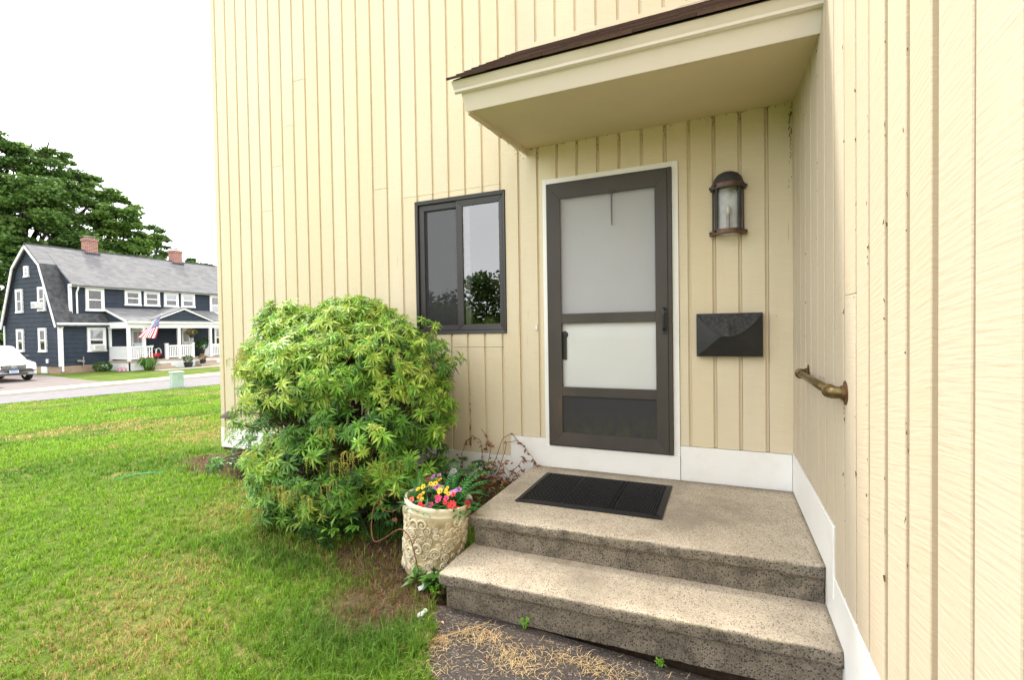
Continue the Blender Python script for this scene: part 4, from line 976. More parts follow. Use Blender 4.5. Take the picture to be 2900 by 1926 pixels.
# ------------------------------------------------------------------ creepers, weeds and small things
def leaf5(mb, base, d, size, mi=0):
    d = d.normalized(); s = d.cross(Vector((0, 0, 1)));  s = s.normalized() if s.length > .01 else Vector((1, 0, 0)); u = s.cross(d)
    for a in (-1.1, -.55, 0, .55, 1.1): leaf_blade(mb, base, d*math.cos(a)+s*math.sin(a)-u*.15, u, size*(1-.22*abs(a)), size*.42, mi, .2)
def weedy(name, label, cat, loc, n, spread, hgt, size, mats_, five=False, group=None, stemmat=None):
    e = empty(name, loc, label, cat, group); ms = MB(); ml = [MB() for _ in mats_]
    for k in range(n):
        a = rnd.uniform(0, 6.28); r_ = spread*rnd.random()**.6; h = hgt*rnd.uniform(.35, 1); tip = Vector((math.cos(a)*r_, math.sin(a)*r_*.7, h))
        ms.tube([(tip.x*.3, tip.y*.3, -.01), (tip.x*.7, tip.y*.7, h*.6), tip], [.003, .0025, .0015], 4)
        mb = ml[rnd.randrange(len(ml))]
        if five: leaf5(mb, tip, Vector((math.cos(a), math.sin(a)-.4, rnd.uniform(-.1, .4))), size*rnd.uniform(.7, 1.2))
        else:
            for q in range(4): leaf_blade(mb, tip-Vector((0, 0, h*.12*q)), Vector((rnd.uniform(-1, 1), rnd.uniform(-1, .7), rnd.uniform(-.1, .6))), Vector((0, 0, 1)), size*rnd.uniform(.7, 1.2), size*.5, 0, .2)
    ms.build('stems', stemmat or M['leaf_dark'], e)
    for mb, m in zip(ml, mats_):
        if mb.f: tag(mb.build('leaves', m, e), kind='stuff')
    return e
weedy('creeper_plant', 'dark green creeper leaves growing under the right of the shrub', 'creeper', (-2.62, -.98, 0), 34, .34, .30, .085, [M['leaf_ivy'], M['leaf_dark'], M['leaf_mid']], True)
weedy('creeper_plant', 'dark green creeper clump in front of the shrub trunk', 'creeper', (-2.95, -1.15, 0), 26, .26, .22, .07, [M['leaf_ivy'], M['leaf_dark'], M['leaf_bright']], False)
weedy('creeper_plant', 'dark broad creeper leaves at the left foot of the shrub by the wall corner', 'creeper', (-4.85, -.25, 0), 20, .22, .24, .09, [M['leaf_ivy'], M['leaf_dark']], False)
weedy('creeper_plant', 'green creeper sprigs behind the planter against the white skirt board', 'creeper', (-2.45, -.30, 0), 30, .34, .42, .08, [M['leaf_ivy'], M['leaf_mid']], True)
weedy('creeper_plant', 'small green creeper beside the left edge of the landing', 'creeper', (-1.98, -.42, .0), 16, .16, .36, .05, [M['leaf_ivy'], M['leaf_mid']], False)
# dry vine against the skirt board
vine = empty('dry_vine', (-2.15, -.22, 0), 'dry brown creeper with withered leaves against the skirt board left of the door', 'vine')
ms = MB(); ml = MB(); VB = Vector(vine.location)
paths = [[(-2.20, -.3, .0), (-2.22, -.15, .3), (-2.30, -.06, .52), (-2.38, -.05, .56), (-2.42, -.06, .47)], [(-2.15, -.3, .0), (-2.16, -.12, .35), (-2.10, -.06, .55), (-2.03, -.05, .60), (-1.93, -.06, .52), (-1.82, -.1, .44), (-1.78, -.12, .385)],
         [(-2.12, -.3, .0), (-2.12, -.1, .3), (-2.06, -.05, .52), (-1.98, -.05, .55), (-1.90, -.06, .50)], [(-2.25, -.3, .0), (-2.3, -.12, .3), (-2.28, -.05, .45), (-2.22, -.05, .51)], [(-2.1, -.3, 0), (-2.0, -.15, .28), (-1.9, -.1, .42), (-1.80, -.12, .40), (-1.76, -.16, .37)], [(-2.3, -.35, 0), (-2.42, -.15, .22), (-2.48, -.07, .4), (-2.44, -.05, .52)],
         [(-2.05, -.4, 0), (-1.95, -.3, .25), (-1.88, -.22, .37), (-1.84, -.3, .375)], [(-2.22, -.3, 0), (-2.18, -.1, .5), (-2.30, -.05, .62)]]
for p in paths:
    P = [Vector(q)-VB for q in p]; D = []
    for a, b in zip(P[:-1], P[1:]):
        for f in (0, .33, .66): D.append(a.lerp(b, f)+Vector((rnd.uniform(-.008, .008), rnd.uniform(-.004, .004), rnd.uniform(-.008, .008))))
    D.append(P[-1]); ms.tube(D, [.0035-.002*k/len(D) for k in range(len(D))], 5)
    for k in range(5):
        b = rnd.choice(D[len(D)//3:]); leaf_blade(ml, b, Vector((rnd.uniform(-1, 1), rnd.uniform(-.8, -.1), rnd.uniform(-1, .2))), Vector((rnd.uniform(-.5, .5), -1, .3)), rnd.uniform(.02, .045), .02, 0, .4)
for k in range(340):
    b = Vector((rnd.gauss(-2.10, .15), rnd.uniform(-.36, -.06), abs(rnd.gauss(.22, .10))))-VB
    leaf_blade(ml, b, Vector((rnd.uniform(-1, 1), rnd.uniform(-1, .6), rnd.uniform(-.8, .8))), Vector((rnd.uniform(-1, 1), -1, rnd.uniform(-.5, 1))), rnd.uniform(.025, .05), rnd.uniform(.012, .024), 0, .4)
for k in range(70):
    b = Vector((rnd.gauss(-2.12, .14), rnd.uniform(-.4, -.1), rnd.uniform(0, .25)))-VB; e = b+Vector((rnd.uniform(-.12, .12), rnd.uniform(-.08, .05), rnd.uniform(-.05, .12))); ms.tube([b, (b+e)/2+Vector((0, 0, .02)), e], .0014, 4)
ms.build('stems', M['stem_dry'], vine); tag(ml.build('leaves', M['leaf_dry'], vine), kind='stuff')
# bare arching vine over the planter
v2 = empty('bare_vine', (-2.45, -1.2, 0), 'bare reddish brown vine stem arching across the planter front', 'vine'); VB = Vector(v2.location)
def cpath(pts, k=5):
    P = [Vector(p) for p in pts]; P = [P[0]]+P+[P[-1]]; out = []
    for i in range(1, len(P)-2):
        for q in range(k):
            t = q/k; a, b, c, d = P[i-1], P[i], P[i+1], P[i+2]
            out.append(.5*((2*b)+(c-a)*t+(2*a-5*b+4*c-d)*t*t+(3*b-a-3*c+d)*t**3))
    out.append(P[-2]); return out
mb = MB(); mb.tube([p-VB for p in cpath([(-2.42, -1.0, .40), (-2.52, -1.12, .33), (-2.48, -1.22, .24), (-2.40, -1.30, .17), (-2.30, -1.33, .21), (-2.16, -1.36, .30), (-2.07, -1.39, .28), (-2.03, -1.40, .19), (-2.01, -1.395, .10)])], .0035, 6)
mb.tube([p-VB for p in cpath([(-2.52, -1.12, .33), (-2.42, -1.14, .29), (-2.34, -1.1, .32), (-2.30, -1.05, .42)])], .003, 6); mb.build('stem', M['stem_dry'], v2, True)
mb = MB(); leaf5(mb, Vector((-2.36, -1.15, .26))-VB, Vector((1, -.4, -.3)), .035); mb.build('leaf', M['leaf_dry'], v2)
weedy('weed', 'bright lime green weed sprouting left of the lower step', 'weed', (-1.905, -1.415, 0), 7, .03, .06, .022, [M['weed']], False, None, M['weed'])
weedy('weed', 'small green weed in the crack at the left foot of the lower step', 'weed', (-1.34, -1.475, -.012), 6, .02, .055, .018, [M['weed'], M['leaf_bright']], False, None, M['weed'])
weedy('weed', 'tiny green weed in the dark gap under the lower step', 'weed', (-.70, -1.475, -.035), 5, .018, .04, .016, [M['leaf_bright']], False, None, M['weed'])
weedy('weed', 'long bladed grass weeds at the foot of the planter', 'weed', (-1.97, -1.36, 0), 8, .08, .09, .09, [M['leaf_dark'], M['leaf_mid']])
def litter(label, loc, rz, s):
    mb = MB(); n = 6; V_ = [(s*(a/n-.5)*1.6, s*(b/4-.5)*.7, .004+.010*mnoise.noise(Vector((a*.9, b*1.3, s*50)))+.012) for a in range(n+1) for b in range(5)]
    mb.add(V_, [(a*5+b, (a+1)*5+b, (a+1)*5+b+1, a*5+b+1) for a in range(n) for b in range(4)])
    o = mb.build('plastic_scrap', M['litter'], loc=loc, rot=(R(10), R(-20), rz)); tag(o, label, 'litter')
litter('crumpled white plastic scrap beside the bright weed by the steps', (-1.96, -1.40, .02), .8, .05); litter('small white plastic scrap at the edge of the asphalt', (-1.83, -1.62, .015), 1.0, .035)
o = MB().tube([p for p in cpath([(-6.05, -.83, .0), (-5.95, -.72, .03), (-5.82, -.62, .04), (-5.74, -.54, .03)])], .004, 6).build('green_cord', M['cord'], smooth=True)
tag(o, 'short bright green cord lying in the lawn', 'cord')

# ------------------------------------------------------------------ grass
def make_blades(name, n_target, rmin, rmax, expo, parent=None):
    m = n_target*3; u = npr.random(m)
    # sample radius with pdf ~ r^(1-expo)
    e = 2-expo; r = (rmin**e+u*(rmax**e-rmin**e))**(1/e)
    th = npr.uniform(-1.30, .32, m)+0.0   # angle measured from camera axis, negative = left
    ax = -yaw  # view heading
    hx = np.sin(ax+th); hy = np.cos(ax+th)
    x = CAM.x+hx*r; y = CAM.y+hy*r
    ok = (x < path_edge(y)+.05*npr.random(m)) | (y > -1.42)
    ok &= ~((x > -5.56) & (y > -.05)) & ~((x > -1.84) & (y > -1.5))
    ok &= np.hypot(x+2.075, y+1.16) > .18
    # in front of the road
    edge = np.interp(y, [-60, 3.93, 10.08, 60], [-22.3, -21.7, -20.07, -19.4]); ok &= x > edge+.05
    sm = soil_mask(x, y); ok &= npr.random(m) > np.clip(sm*1.5, 0, .62)
    x, y, r = x[ok][:n_target//8], y[ok][:n_target//8], r[ok][:n_target//8]
    tid = np.repeat(np.arange(len(x)), 8); sg = .010*np.clip(r/3, 1, 4)[tid]
    tone = npr.random(len(x))[tid]; thm = npr.uniform(.6, 1.35, len(x))[tid]
    ox, oy = npr.normal(0, 1, len(tid))*sg, npr.normal(0, 1, len(tid))*sg; x = x[tid]+ox; y = y[tid]+oy; r = r[tid]; n = len(x)
    ok = ((x < path_edge(y)+.03) | (y > -1.42)) & ~((x > -5.53) & (y > -.02)) & ~((x > -1.84) & (y > -1.5)); x, y, r, tone, thm = x[ok], y[ok], r[ok], tone[ok], thm[ok]; n = len(x)
    dry = fbm(x*.55+3, y*.55, 21, 4); dry2 = fbm(x*3, y*3, 31, 3); 
    nearfront = np.exp(-(((x+2.5)/1.1)**2+((y+2.35)/.55)**2))
    far_dry = np.exp(-(((y-1.3-.12*(x+8))/1.3)**2))*np.clip((-x-5)/3, 0, 1)
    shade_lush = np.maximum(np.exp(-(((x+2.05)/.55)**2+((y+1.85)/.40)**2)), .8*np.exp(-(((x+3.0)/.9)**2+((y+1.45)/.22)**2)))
    dr_ = np.clip((dry-.50)*3.2+(dry2-.5)*1.5+.70*nearfront+.45*far_dry-.6*shade_lush, 0, 1)
    isdry = (.55*tone+.45*npr.random(n)) < .10+.58*dr_
    lush = fbm(x*.8, y*.8, 41, 3)[:, None]
    g0 = np.array([.15, .34, .02]); g1 = np.array([.33, .50, .045]); g2 = np.array([.055, .17, .018]); st = np.array([.62, .47, .20]); st2 = np.array([.42, .36, .12])
    t = (.6*tone+.4*npr.random(n))[:, None]; c = g0*(1-t)+g1*t
    c = c*(1-np.clip((.5-lush)*2.2, 0, .8))+g2*np.clip((.5-lush)*2.2, 0, .8)
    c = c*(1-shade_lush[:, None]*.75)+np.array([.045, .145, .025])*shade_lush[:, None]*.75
    t2 = npr.random((n, 1)); c = np.where(isdry[:, None], st*(1-t2)+st2*t2, c)*npr.uniform(.55, 1.35, (n, 1))
    smb = np.clip(soil_mask(x, y)*1.6, 0, .9); isb = npr.random(n) < smb*.8; c = np.where(isb[:, None], np.array([.24, .15, .075])*npr.uniform(.5, 1.4, (n, 1)), c)
    hgt = .85*thm*(npr.uniform(.022, .058, n)*(1+1.1*shade_lush+.3*(lush[:, 0]-.5)))*np.where(isdry, .8, 1.0)
    near_wall = (np.abs(y+.1) < .5) & (x < -5); hgt = np.where(near_wall, hgt*1.3, hgt)
    hgt *= 1+.25*np.clip((r-4)/10, 0, 1); wd = npr.uniform(.0022, .0042, n)*np.clip(r/2.6, 1, 7)
    az = npr.uniform(0, 2*np.pi, n); lean = npr.uniform(.1, 1.0, n); la = az+npr.uniform(-1, 1, n)
    zb = terrain_h(x, y)-.004
    B = np.stack([x, y, zb], 1); W = np.stack([np.cos(az), np.sin(az), np.zeros(n)], 1)*wd[:, None]*.5
    D = np.stack([-np.sin(la), np.cos(la), np.zeros(n)], 1)
    m1 = B+D*(hgt*lean*.35)[:, None]+np.array([0, 0, 1])*(hgt*.62)[:, None]; tp = B+D*(hgt*lean)[:, None]+np.array([0, 0, 1])*(hgt*(1.05-.35*lean))[:, None]
    Vv = np.stack([B-W, B+W, m1+W*.8, m1-W*.8, tp], 1).reshape(-1, 3)
    b0 = np.arange(n)*5; F4 = np.stack([b0, b0+1, b0+2, b0+3], 1); F3 = np.stack([b0+3, b0+2, b0+4], 1)
    F = np.concatenate([F4.ravel(), F3.ravel()]); N_ = np.concatenate([np.full(n, 4), np.full(n, 3)])
    cc = np.repeat(c, 5, 0)
    return np_mesh(name, Vv, F, N_, [M['grass']], cols=cc)
tag(link('grass', make_blades('grass', 400000, 1.5, 27, 1.55)), 'patchy green and straw coloured lawn grass in front of the house', 'grass', kind='stuff')

# dry clippings on the asphalt and soil
def clippings(n):
    x = []; y = []; c = []
    heaps = [(-1.50, -1.62, .16, .07), (-1.30, -1.72, .16, .07), (-1.70, -1.75, .10, .06), (-1.0, -1.62, .25, .06), (-1.55, -1.95, .10, .16), (-.75, -1.72, .2, .07), (-.9, -1.95, .25, .10), (-1.1, -1.85, .3, .1), (-1.65, -1.9, .06, .10), (-.45, -1.75, .2, .06)]
    for k in range(n):
        if rnd.random() < .80: hx_, hy_, sx_, sy_ = rnd.choice(heaps[:4] if rnd.random() < .5 else heaps); x.append(rnd.gauss(hx_, sx_*.5)); y.append(rnd.gauss(hy_, sy_*.55))
        else: x.append(rnd.uniform(-1.9, -.05)); y.append(rnd.uniform(-2.6, -1.5))
    x = np.array(x); y = np.array(y); return x, y
cxs, cys = clippings(2000); mxs = np.array([rnd.gauss(-2.45, .36) for _ in range(3000)]); mys = np.array([rnd.gauss(-1.33, .20) for _ in range(3000)])
x = np.concatenate([cxs, mxs]); y = np.concatenate([cys, mys]); isA = np.arange(len(x)) < len(cxs)
ok = ((y < -1.49) | (x < -1.86)) & (x < -.04) & (np.hypot(x+2.075, y+1.16) > .2); x, y, isA = x[ok], y[ok], isA[ok]; n = len(x)
onp_ = x > path_edge(y); z = np.where(onp_, asph_z(x, y)+.004, terrain_h(x, y)+.004)
az = npr.uniform(0, np.pi*2, n); ln = npr.uniform(.015, .06, n); wd = npr.uniform(.0009, .0021, n); bend = npr.uniform(-.35, .35, n)
D = np.stack([np.cos(az), np.sin(az), 0*az], 1); S = np.stack([-np.sin(az), np.cos(az), 0*az], 1)
P0 = np.stack([x, y, z], 1); P1 = P0+D*(ln*.5)[:, None]+S*(ln*bend*.5)[:, None]+np.array([0, 0, 1])*npr.uniform(.002, .014, n)[:, None]; P2 = P0+D*ln[:, None]
Wv = S*wd[:, None]
Vv = np.stack([P0-Wv*.5, P0+Wv*.5, P1+Wv*.5, P1-Wv*.5, P2], 1).reshape(-1, 3); b0 = np.arange(n)*5
F = np.concatenate([np.stack([b0, b0+1, b0+2, b0+3], 1).ravel(), np.stack([b0+3, b0+2, b0+4], 1).ravel()])
tc = np.where(isA[:, None], np.array([.60, .44, .23]), np.array([.30, .16, .08]))*npr.uniform(.7, 1.2, (n, 1))
tag(link('dry_clippings', np_mesh('dry_clippings', Vv, F, np.concatenate([np.full(n, 4), np.full(n, 3)]), [M['straw']], cols=np.repeat(tc, 5, 0))), 'dry straw clippings scattered over the asphalt and soil by the steps', 'clippings', kind='stuff')
# twigs and fallen leaves that can be told apart
o = MB().tube([Vector(p) for p in ((-1.83, -1.93, .008), (-1.70, -1.78, .012), (-1.56, -1.62, .01), (-1.50, -1.545, .012))], [.0028, .003, .0026, .0015], 5).build('dry_stalk', M['plastic']); o.data.materials[0] = simple('straw_stalk', (.5, .33, .14), .8); tag(o, 'long straw stalk lying across the asphalt edge below the steps', 'stalk')
mb = MB(); leaf_blade(mb, Vector((0, 0, 0)), Vector((1, .2, .05)), Vector((0, 0, 1)), .035, .022, 0, .15); lfm = mb.mesh('fallen_leaf', M['leaf_dry'])
for k, (lx, ly, lb) in enumerate([(-1.50, -1.60, 'brown leaf by the straw stalk on the asphalt'), (-1.40, -1.76, 'dark brown leaf farthest left on the bare asphalt'), (-1.78, -1.57, 'orange brown leaf at the asphalt corner beside the lawn'), (-1.74, -1.60, 'small orange leaf next to the asphalt corner')]):
    o = link('fallen_leaf', lfm, None, (lx, ly, float(asph_z(np.array(lx), 0))+.006 if lx > -1.75 else .01), (0, 0, k*1.9), .8); tag(o, 'curled '+lb, 'leaf', 'fallen leaves on the asphalt')
for k, (lx, ly, lb) in enumerate([(-1.38, -1.22, 'lying in the middle of the lower step left half'), (-1.62, -1.17, 'at the back left of the lower step'), (-1.25, -1.2, 'against the riser of the lower step')]):
    o = link('fallen_leaf', lfm, None, (lx, ly, .172), (0, 0, k*2.3), .7); tag(o, 'small reddish dry leaf '+lb, 'leaf', 'fallen leaves on the step')

# ------------------------------------------------------------------ neighbouring house
HO = Vector((-35.75, 11.51, ZR))
nb = empty('gambrel_house', HO, 'navy blue gambrel roofed house with white trim and a front porch across the street', 'house')
def N(d, y, h): return Vector((-d, y, h))      # local: d back from the front wall, y along it, h up
def nbox(name, mat, d0, d1, y0, y1, h0, h1, parent=nb, bevel=0): return MB().box(-d1, -d0, y0, y1, h0, h1).build(name, mat, parent, bevel=bevel)
LEN, DEP = 11.7, 6.2; RD = 3.1; HE, HB, HR, HU = 3.03, 6.43, 7.70, 5.24
gam = [(0, HE), (1.5, HB), (RD, HR), (DEP-1.5, HB), (DEP, HE)]
nbox('foundation', M['tan'], .04, DEP-.04, .04, LEN-.04, -.3, .43)
mb = MB(); mb.prism([N(.1, .02, .42), N(DEP-.02, .02, .42), N(DEP-.02, .02, HE)]+[N(d, .02, h-.05) for d, h in gam[::-1][1:4]]+[N(.1, .02, HE)], (0, LEN-.04, 0)); wallN = mb.build('wall', M['navy'], nb)
def course(parent, pts_top, pts_bot, nrm):  # shingle course: quad slab, proud at the bottom
    a, b = [Vector(p) for p in pts_bot]; c, d = [Vector(p) for p in pts_top]; nv = Vector(nrm)
    mb = MB(); mb.hexa([a, b, b+nv*.03, a+nv*.03, c, d, d+nv*.008, c+nv*.008]); return mb.build('clapboard', M['navy'], parent)
ch = .265
def gx_at(h):
    # front d and back d of the gable at height h
    if h <= HE: return 0, DEP
    if h <= HB: f = (h-HE)/(HB-HE)*1.5; return f, DEP-f
    f = 1.5+(h-HB)/(HR-HB)*1.6; return f, DEP-f
h = .42
while h < HR-.3:
    h2 = min(h+ch, HR-.12); d0, d1 = gx_at(h); e0, e1 = gx_at(h2); i_ = .06
    course(wallN, (N(e1-i_, .02, h2), N(e0+i_, .02, h2)), (N(d1-i_, .02, h), N(d0+i_, .02, h)), (0, -1, 0)); h += ch
def front_courses(parent, d, y0, y1, h0, h1):
    h = h0
    while h < h1-.05:
        h2 = min(h+ch, h1); course(parent, (N(d, y0, h2), N(d, y1, h2)), (N(d, y0, h), N(d, y1, h)), (1, 0, 0)); h += ch
front_courses(wallN, .08, .03, 2.46, .42, HE-.05); front_courses(wallN, .08, 2.46, 9.24, .62, 2.9); front_courses(wallN, .08, 9.24, LEN-.03, .42, HE-.05)
# roof
roofN = MB()
def rslab(p, q, y0, y1, th=.09):
    (d0, h0), (d1, h1) = p, q; n = Vector((h1-h0, 0, d1-d0)).normalized()*th  # outward (toward +X for the front)
    A = [N(d0, y0, h0), N(d0, y1, h0), N(d1, y1, h1), N(d1, y0, h1)]; return A, n
def add_slab(mb, p, q, y0, y1, th=.1, front=True):
    A, _ = rslab(p, q, y0, y1); e = (A[1]-A[0]).cross(A[3]-A[0]).normalized()
    if e.z < 0: e = -e
    mb.hexa([v for v in A]+[v+e*th for v in A])
s_ = (HR-HU)/(RD-0.0)
mb = MB(); add_slab(mb, (RD, HR), (-.18, HU-.18*s_+.06), .62, LEN-.62); mb.add([], []); mb.build('roof', M['nroof'], nb)
for p_, q_, ya, yb, mt in (((RD, HR), (1.5, HB), -.16, .62, 'nroof'), ((RD, HR), (1.5, HB), LEN-.62, LEN+.16, 'nroof'), ((RD, HR), (DEP-1.5, HB), -.16, LEN+.16, 'nroof'), ((1.5, HB), (-.16, HE-.3), -.16, .72, 'nroof_dark'), ((1.5, HB), (-.16, HE-.3), LEN-.72, LEN+.16, 'nroof_dark'), ((DEP-1.5, HB), (DEP+.16, HE-.3), -.16, LEN+.16, 'nroof_dark'), ((.22, 3.50), (-.16, HE-.3), .72, 2.5, 'nroof_dark'), ((.22, 3.50), (-.16, HE-.3), 9.2, LEN-.72, 'nroof_dark')):
    mb = MB(); add_slab(mb, p_, q_, ya, yb); mb.build('roof_slope', M[mt], nb)
mb = MB(); mb.tube([N(RD, -.18, HR+.08), N(RD, LEN+.18, HR+.08)], .09, 6); mb.build('ridge_cap', M['nroof_dark'], nb)
# dormer
mb = MB(); mb.prism([N(.22, .70, 3.3), N(2.0, .70, 3.3), N(2.0, .70, 6.7), N(.22, .70, 5.3)], (0, LEN-1.4, 0)); dorm = mb.build('dormer', M['navy'], nb)
front_courses(dorm, .22, .70, LEN-.70, 3.46, 5.22)
W_ = M['vinyl']
nbox('corner_board', W_, .16, .28, .62, .76, 3.42, 5.2); nbox('eave_trim', W_, -.16, .22, .6, LEN-.6, 5.14, 5.29); nbox('gutter', W_, -.22, -.06, -.15, 2.45, 2.86, 2.98); nbox('gutter', W_, -.22, -.06, 9.25, LEN+.15, 2.86, 2.98)
def strip(name, p, q, y0, w=.22, th=.06, mat=W_):
    A, B = N(p[0], y0, p[1]), N(q[0], y0, q[1]); d = (B-A).normalized(); n = Vector((-d.z, 0, d.x)); n = n if n.z < 0 else -n
    mb = MB(); mb.hexa([A, B, B+n*w, A+n*w]+[v+Vector((0, -th, 0)) for v in (A, B, B+n*w, A+n*w)]); mb.build(name, mat, nb)
for p, q in ((gam[0], gam[1]), (gam[1], gam[2]), (gam[2], gam[3]), (gam[3], gam[4])):
    strip('rake_board', (p[0]+(0 if p[0] > .1 else -.16), p[1]-(.3 if p[0] < .1 else 0)), (q[0]+(.16 if q[0] > DEP-.1 else 0), q[1]-(.3 if q[0] > DEP-.1 else 0)), -.165, .16 if p[0] > 2.9 else .09)
mb = MB(); mb.tube([N(-.10, .12, 2.92), N(-.12, .14, 2.75), N(-.02, .14, 2.6), N(-.02, .14, .25), N(-.12, .1, .12)], .055, 8); mb.build('downspout', W_, nb)
mb = MB(); mb.tube([N(-.10, .98, 5.2), N(-.02, .98, 5.0), N(.13, .98, 4.8), N(.13, .98, 3.55)], .045, 8); mb.build('downspout', W_, nb)
mb = MB(); mb.tube([N(DEP-.02, -.06, 2.9), N(DEP-.02, -.06, .2)], .05, 8); mb.build('downspout', W_, nb)
nbox('corner_board', W_, -.02, .08, -.015, .1, .42, 2.9); 
def nwin(d, y0, y1, h0, h1, sash='double', side='front', cur=None):
    """window with white casing; side gable: y -> depth range, d -> y plane"""
    wn_ = empty('window', (0, 0, 0), parent=nb)
    def bx(mb, a0, a1, n0, n1, h0, h1):
        if side == 'front': mb.box(-(d-n1), -(d-n0), a0, a1, h0, h1)
        else: mb.box(-a1, -a0, d-n1, d-n0, h0, h1)
        return mb
    c = .11; mb = MB(); bx(mb, y0, y0+c, -.02, .07, h0, h1); bx(mb, y1-c, y1, -.02, .07, h0, h1); bx(mb, y0+c, y1-c, -.02, .07, h1-c, h1); bx(mb, y0-.03, y1+.03, -.02, .09, h0, h0+.09); mb.build('frame', W_, wn_)
    s = .05; mb = MB(); hm = (h0+h1)/2; g0, g1 = y0+c, y1-c
    for a0, a1, b0, b1 in ((g0, g0+s, h0+.09, h1-c), (g1-s, g1, h0+.09, h1-c), (g0+s, g1-s, h0+.09, h0+.09+s), (g0+s, g1-s, h1-c-s, h1-c), (g0+s, g1-s, hm-.04, hm+.03)): bx(mb, a0, a1, .0, .045, b0, b1)
    mb.build('sash', W_, wn_)
    mb = MB(); bx(mb, g0+s, g1-s, .018, .024, h0+.1, h1-c-.01); mb.build('pane', M['nglass'], wn_)
    mb = MB(); bx(mb, g0, g1, -.01, .012, h0+.05, h1-c); mb.build('interior', M['nroom'], wn_)
    if cur: mb = MB(); bx(mb, g0+s, g1-s, .012, .015, hm-.02 if cur == 'top' else h0+.14, h1-c if cur == 'top' else hm); mb.build('blind', M['plate'] if cur != 'tan' else M['tan'], wn_)
    return wn_
fd = .21-.03
nwin(fd, 1.42, 2.38, 3.71, 5.12); nwin(fd, 3.52, 4.47, 4.13, 5.12); nwin(fd, 4.66, 5.64, 4.13, 5.12); nwin(fd, 5.92, 6.88, 4.13, 5.12, cur='top'); nwin(fd, 7.07, 8.04, 4.13, 5.12, cur='top'); nwin(fd, 9.18, 10.14, 3.71, 5.12, cur='bot')
nwin(.05, 1.38, 2.34, 1.21, 2.71, cur='top'); nwin(.05, 9.36, 10.32, 1.21, 2.71)
gp = -.01
nwin(gp, 3.05, 3.55, 5.80, 6.48, side='g', cur='top'); nwin(gp, 3.87, 4.65, 3.66, 5.12, side='g', cur='bot'); nwin(gp, 1.26, 2.04, 3.70, 5.14, side='g', cur='bot'); nwin(gp, 3.90, 4.70, 1.26, 2.67, side='g', cur='bot'); nwin(gp, 1.28, 2.12, 1.26, 2.70, side='g', cur='bot')
# air conditioners
def ac(name, lab, c, sx, sy, sz):
    e = empty(name, HO+Vector(c), lab, 'air conditioner', 'window air conditioners of the blue house'); MB().box(-sx/2, sx/2, -sy/2, sy/2, 0, sz).build('case', W_, e, bevel=.02)
    mb = MB()
    for k in range(6):
        h_ = sz*.15+k*sz*.12
        if sx < sy: mb.box(sx/2, sx/2+.012, -sy*.4, sy*.4, h_, h_+sz*.06)
        else: mb.box(-sx*.4, sx*.4, -sy/2-.012, -sy/2, h_, h_+sz*.06)
    mb.build('grille', M['steel'], e)
ac('air_conditioner', 'white air conditioner in the upper gable window of the blue house', N(1.75, -.18, 3.86), .58, .42, .38)
ac('air_conditioner', 'white air conditioner in the lower front window of the blue house', N(-.12, 1.86, 1.30), .34, .62, .38)
# chimneys
for y in (3.12, 8.58):
    c_ = empty('chimney', N(RD, y, 0), parent=nb)
    MB().box(-.32, .32, -.31, .31, HR-.9, HR+.75).build('shaft', M['brick'], c_); MB().box(-.36, .36, -.35, .35, HR+.75, HR+.92).build('crown', M['brick'], c_); MB().box(-.40, .40, -.39, .39, HR-.9, HR-.02).build('flashing', M['nroof_dark'], c_)
    mb = MB(); mb.box(-.22, .22, -.24, .24, HR+1.06, HR+1.09); 
    for a in (-.18, .18):
        for b in (-.2, .2): mb.box(a-.012, a+.012, b-.012, b+.012, HR+.9, HR+1.07)
    mb.build('cap', M['steel'], c_)
# porch
PD = 2.07
porch = empty('porch', (0, 0, 0), parent=nb)
nbox('floor', M['step_tan'], -PD, .06, 2.46, 9.24, .50, .61, porch); nbox('skirt', W_, -PD+.03, -PD+.09, 2.5, 9.2, -.02, .50, porch); nbox('skirt', W_, -PD+.03, .05, 2.5, 2.56, -.02, .50, porch)
nbox('beam', W_, -PD, -PD+.22, 2.44, 9.26, 2.63, 3.02, porch); nbox('beam', W_, -PD+.22, .05, 2.44, 2.62, 2.63, 3.02, porch); nbox('ceiling', M['nroof_dark'], -PD+.2, .06, 2.6, 9.1, 2.93, 2.98, porch)
for y in (2.54, 3.39, 5.52, 7.68, 9.14): nbox('post', W_, -PD+.02, -PD+.17, y-.075, y+.075, .61, 2.64, porch)
nbox('post', W_, -.06, .05, 2.5, 2.62, .0, 2.64, porch); nbox('post', W_, -.06, .05, 7.4, 7.5, .6, 2.64, porch)
for y in (4.72, 6.42): nbox('newel_post', W_, -PD+.02, -PD+.16, y-.075, y+.075, .55, 1.58, porch); nbox('newel_cap', W_, -PD, -PD+.18, y-.1, y+.1, 1.58, 1.63, porch)
def railing(y0, y1, n):
    e = empty('railing', (0, 0, 0), parent=porch); nbox('top_rail', W_, -PD+.04, -PD+.14, y0, y1, 1.42, 1.50, e); nbox('bottom_rail', W_, -PD+.05, -PD+.13, y0, y1, .70, .77, e)
    for k in range(n):
        yb = y0+(y1-y0)*(k+.5)/n; nbox('baluster', W_, -PD+.065, -PD+.115, yb-.026, yb+.026, .76, 1.43, e)
railing(2.62, 3.32, 6); railing(3.46, 3.9, 3); railing(4.79, 5.45, 6); railing(5.59, 6.35, 6); railing(7.75, 9.07, 11)
e = empty('railing', (0, 0, 0), parent=porch); nbox('top_rail', W_, -PD+.17, -.06, 2.50, 2.58, 1.42, 1.50, e); nbox('bottom_rail', W_, -PD+.17, -.06, 2.50, 2.58, .70, .77, e)
for k in range(15): d = -PD+.23+k*.118; nbox('baluster', W_, d, d+.06, 2.515, 2.565, .76, 1.43, e)
